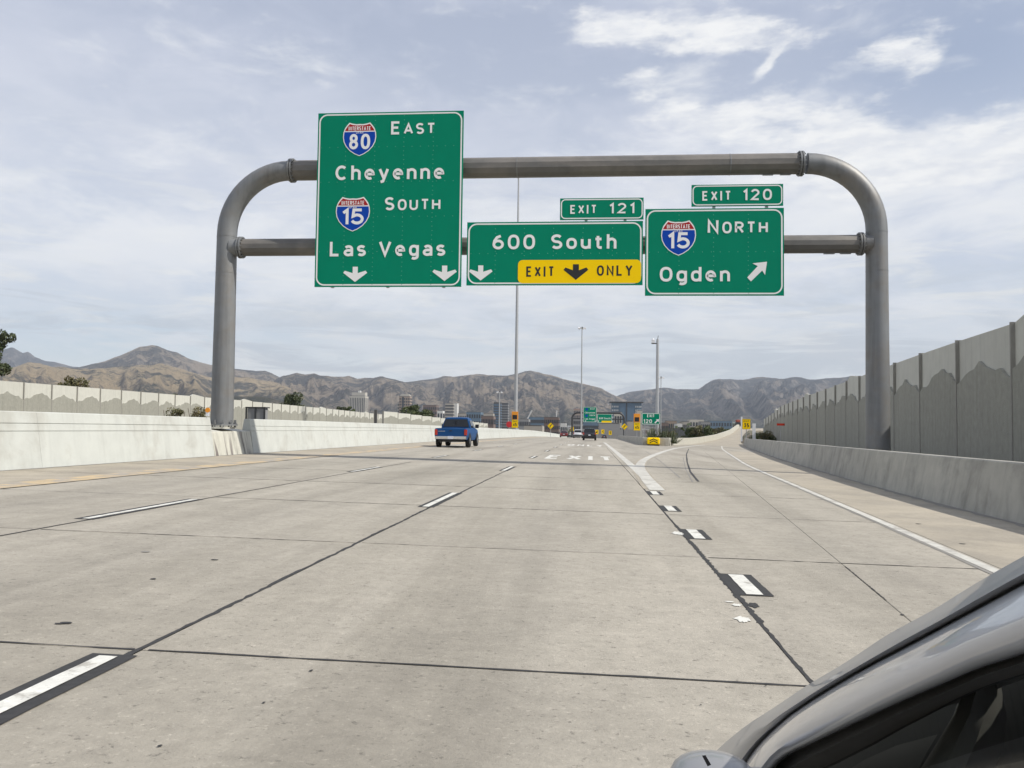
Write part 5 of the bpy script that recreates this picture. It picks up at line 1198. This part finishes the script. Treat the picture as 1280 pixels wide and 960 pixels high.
# ------------------------------------------------------------------ the photographer's own silver car
TH = .12                                                            # the car is turned a little to the right
oc = thing('silver_car', 'silver car close at the lower right showing its windscreen pillar and dark side window', 'car', (.95, -.3, 0), -TH)
INV = (Matrix.Translation(oc.location) @ Matrix.Rotation(-TH, 4, 'Z')).inverted()
def side(u, v, off=0.0, bulge=0.0):
    "point where photograph position u, v meets the inclined side plane of the car, moved off along its normal (outward +)"
    n = Vector((1, -TH, -.35)).normalized(); p0 = Vector((.135, 1.0, .93)); d = ray(u, v); o = Vector((0, 0, CAMZ))
    p0 = p0 - n.normalized() * off; p = o + d * ((p0 - o).dot(n) / d.dot(n)); return INV @ p
def behind(u, v, dist=.07, drop=.05):
    p = INV.inverted() @ side(u, v); d = (p - Vector((0, 0, CAMZ))).normalized(); return INV @ (p + d * dist - Vector((-.02, 0, drop)))
C0 = [(868, 975), (893, 941), (930, 909), (965, 886), (1010, 856), (1060, 826), (1110, 793), (1165, 763), (1220, 729), (1280, 695), (1340, 664), (1420, 628), (1540, 590)]
C1 = [(912, 985), (944, 936), (980, 900), (1010, 878), (1050, 853), (1092, 829), (1140, 804), (1188, 778), (1238, 751), (1290, 723), (1350, 695), (1430, 662), (1550, 625)]
C2 = [(942, 1000), (975, 952), (1020, 928), (1060, 909), (1100, 890), (1140, 872), (1185, 853), (1225, 836), (1268, 822), (1310, 808), (1370, 788), (1450, 762), (1570, 730)]
C3 = [(965, 1010), (1005, 968), (1045, 946), (1085, 926), (1122, 906), (1158, 888), (1198, 868), (1236, 852), (1280, 838), (1322, 824), (1382, 804), (1462, 778), (1582, 745)]
def dense(c, n=4):
    out = []
    for i in range(len(c) - 1):
        p0 = c[max(i - 1, 0)]; p1 = c[i]; p2 = c[i + 1]; p3 = c[min(i + 2, len(c) - 1)]
        for j in range(n):
            t_ = j / n; out.append(tuple(.5 * ((2 * p1[q]) + (-p0[q] + p2[q]) * t_ + (2 * p0[q] - 5 * p1[q] + 4 * p2[q] - p3[q]) * t_ ** 2 + (-p0[q] + 3 * p1[q] - 3 * p2[q] + p3[q]) * t_ ** 3) for q in (0, 1)))
    return out + [c[-1]]
c0, c1, c2, c3 = map(dense, (C0, C1, C2, C3))
def lerp2(a, b, f): return (a[0] + (b[0] - a[0]) * f, a[1] + (b[1] - a[1]) * f)
rings = []
for i in range(len(c0)):
    r_ = [behind(*c0[i]), side(*c0[i], -.022)]
    for f in (.04, .12, .25, .45, .65, .85): r_.append(side(*lerp2(c0[i], c1[i], f), -.022 + .028 * math.sin(min(1, f * 1.2) * math.pi / 2) ** .9 - .010 * max(0, f - .55) / .45))
    r_ += [side(*lerp2(c0[i], c1[i], .97), -.005), side(*c1[i], -.012)]
    rings.append(r_)
m = MB(); m.loft(rings, cap=False, closed=False); m.build('windscreen_pillar', 'rail_paint', oc, smooth=70)
rings = []
for i in range(len(c0)):
    r_ = [side(*lerp2(c1[i], c2[i], .0), -.011), side(*lerp2(c1[i], c2[i], .012), -.003)]
    for f in (.05, .2, .4, .6, .8, .92): r_.append(side(*lerp2(c1[i], c2[i], f), .000 + .010 * math.sin(f * math.pi)))
    r_ += [side(*lerp2(c1[i], c2[i], .985), -.002), side(*c2[i], -.014)]
    rings.append(r_)
m = MB(); m.loft(rings, cap=False, closed=False); df = m.build('door_frame', 'silver_paint', oc, smooth=70)
rings = [[side(*c2[i], -.012), side(*lerp2(c2[i], c3[i], .5), -.008), side(*c3[i], -.022), side(*lerp2(c2[i], c3[i], 1.3), -.035)] for i in range(len(c0))]
m = MB(); m.loft(rings, cap=False, closed=False); m.build('window_seal', 'seal', df, smooth=70)
# dark lining and inner post behind the glass, small quarter window
m = MB(); lo_ = [(c[0] + 60, c[1] + 320) for c in c3]
m.loft([[side(*c3[i], -.075), side(*lerp2(c3[i], lo_[i], .5), -.10), side(*lo_[i], -.11)] for i in range(len(c0))], cap=False, closed=False); m.build('interior_lining', 'cabin_black', oc)
m = MB(); a_ = [(1203, 862), (1192, 893), (1172, 927), (1150, 962), (1128, 1000)]; b_ = [(1240, 856), (1232, 892), (1219, 930), (1204, 965), (1190, 1000)]; c_ = [(1250, 850), (1258, 895), (1254, 935), (1240, 970), (1235, 1000)]
m.loft([[side(*a_[i], -.060), side(*lerp2(a_[i], b_[i], .12), -.045), side(*lerp2(a_[i], b_[i], .5), -.038), side(*b_[i], -.045), side(*c_[i], -.065)] for i in range(5)], cap=False, closed=False); m.build('inner_post', 'cabin_trim', oc, smooth=60)
m = MB(); pts = [(1060, 963), (1080, 950), (1120, 932), (1172, 918), (1160, 938), (1146, 965)]; m.add([side(*p_, -.070) for p_ in pts], [tuple(range(6))]); m.build('quarter_window', 'cabin_trim', oc)
# side glass in its opening
m = MB(); m.loft([[side(*lerp2(c2[i], c3[i], 1.05), -.030), side(*lo_[i], -.030)] for i in range(0, len(c0))], cap=False, closed=False)
gm = bpy.data.materials.new('side_glass'); gm.use_nodes = True; gt2 = NT(gm.node_tree); gt2.n.clear()
tr_ = gt2.new('ShaderNodeBsdfTransparent'); tr_.inputs[0].default_value = (.55, .58, .57, 1); gl2 = gt2.new('ShaderNodeBsdfGlossy'); gl2.inputs[1].default_value = .02
mx = gt2.new('ShaderNodeMixShader'); fr = gt2.new('ShaderNodeFresnel'); fr.inputs[0].default_value = 1.3; gt2.l.new(fr.outputs[0], mx.inputs[0]); gt2.l.new(tr_.outputs[0], mx.inputs[1]); gt2.l.new(gl2.outputs[0], mx.inputs[2])
oo = gt2.new('ShaderNodeOutputMaterial'); gt2.l.new(mx.outputs[0], oo.inputs[0]); MATS['side_glass'] = gm
m.build('side_window', 'side_glass', oc)
# rest of the car body in its own frame (x right, y forward; left side near x = -.9)
def cring(y, xl_, z0, z1, cr=.09): return [Vector(p) for p in ((xl_ + .06, y, z0), (xl_, y, z0 + .25), (xl_ + .01, y, z0 + (z1 - z0) * .8), (xl_ + cr * .5, y, z1 - .02), (xl_ + cr * 1.6, y, z1 + .012), (0, y, z1 + .05), (-xl_ - cr * 1.6, y, z1 + .012), (-xl_ - cr * .5, y, z1 - .02), (-xl_ - .01, y, z0 + (z1 - z0) * .8), (-xl_, y, z0 + .25), (-xl_ - .06, y, z0))]
st = [(-2.15, -.70, .45, .86), (-2.05, -.80, .3, .93), (-1.4, -.86, .22, .92), (-.4, -.88, .2, .90), (.6, -.88, .2, .87), (1.05, -.86, .2, .82), (1.5, -.78, .2, .73), (1.9, -.66, .22, .66), (2.2, -.52, .26, .60), (2.3, -.40, .34, .54)]
m = MB(); m.loft([cring(*q) for q in st]); m.build('body', 'silver_paint', oc, smooth=50)
zr_ = [(-1.9, .93, -.75), (-1.1, 1.33, -.58), (-.4, 1.43, -.56), (.35, 1.42, -.56)]
m = MB(); m.loft([[Vector((-x_, y_, z_ - .05)) if s__ else Vector((x_ if kk == 0 else (x_ + .12 if kk == 1 else 0), y_, z_ - .04 * (kk == 0))) for kk, s__ in ((0, 0), (1, 0), (2, 0))] + [Vector((-x_ - .12, y_, z_)), Vector((-x_, y_, z_ - .04))] for y_, z_, x_ in zr_], cap=False, closed=False); m.build('roof', 'silver_paint', oc, smooth=50)
m = MB(); m.add([(-.50, .35, 1.41), (.55, .35, 1.41), (.74, 1.2, .90), (-.62, 1.2, .89)], [(0, 1, 2, 3)]); m.build('windscreen', 'car_glass', oc)
m = MB(); m.add([(.57, -1.1, 1.31), (.57, .35, 1.38), (.84, 1.2, .88), (.84, -1.9, .91)], [(0, 1, 2, 3)]); m.build('side_window', 'car_glass', oc)
for x in (-.78, .78):
    for y in (-1.35, 1.25): wheel(oc, x, y, .32, .21)
# door mirror: silver cap with a dark seam
pm0 = INV @ at(891, 990, .74); mr = MB(); rings = []
for i in range(13):
    a_ = math.pi * i / 12; rr_ = .040 * math.sin(a_) ** .6 if 0 < i < 12 else .003; xx = -.036 * math.cos(a_)
    rings.append([pm0 + Vector((xx, rr_ * 1.5 * math.cos(2 * math.pi * j / 16), rr_ * .66 * math.sin(2 * math.pi * j / 16))) for j in range(16)])
mr.loft(rings); mo = mr.build('mirror', 'rail_paint', oc, smooth=60)
m = MB(); q_ = [(877.5, 944.5), (882, 944), (889, 956), (884.5, 958)]; m.add([INV @ at(*p_, .66) for p_ in q_] + [INV @ at(*p_, .672) for p_ in q_], [(0, 1, 2, 3), (0, 1, 5, 4), (1, 2, 6, 5), (2, 3, 7, 6), (3, 0, 4, 7), (7, 6, 5, 4)]); m.build('seam', 'rubber', mo)

# ------------------------------------------------------------------ haze in the valley air
hz = MB(); hz.box(-16500, 16500, -2500, 18500, -32, 1900)
hm = bpy.data.materials.new('haze'); hm.use_nodes = True; h_ = NT(hm.node_tree); h_.n.clear()
pv = h_.new('ShaderNodeVolumePrincipled'); pv.inputs['Density'].default_value = 4.2e-5; pv.inputs['Color'].default_value = (.80, .88, 1, 1)
ho = h_.new('ShaderNodeOutputMaterial'); h_.l.new(pv.outputs[0], ho.inputs['Volume']); MATS['haze'] = hm
hz.build('haze', 'haze', kind='stuff')
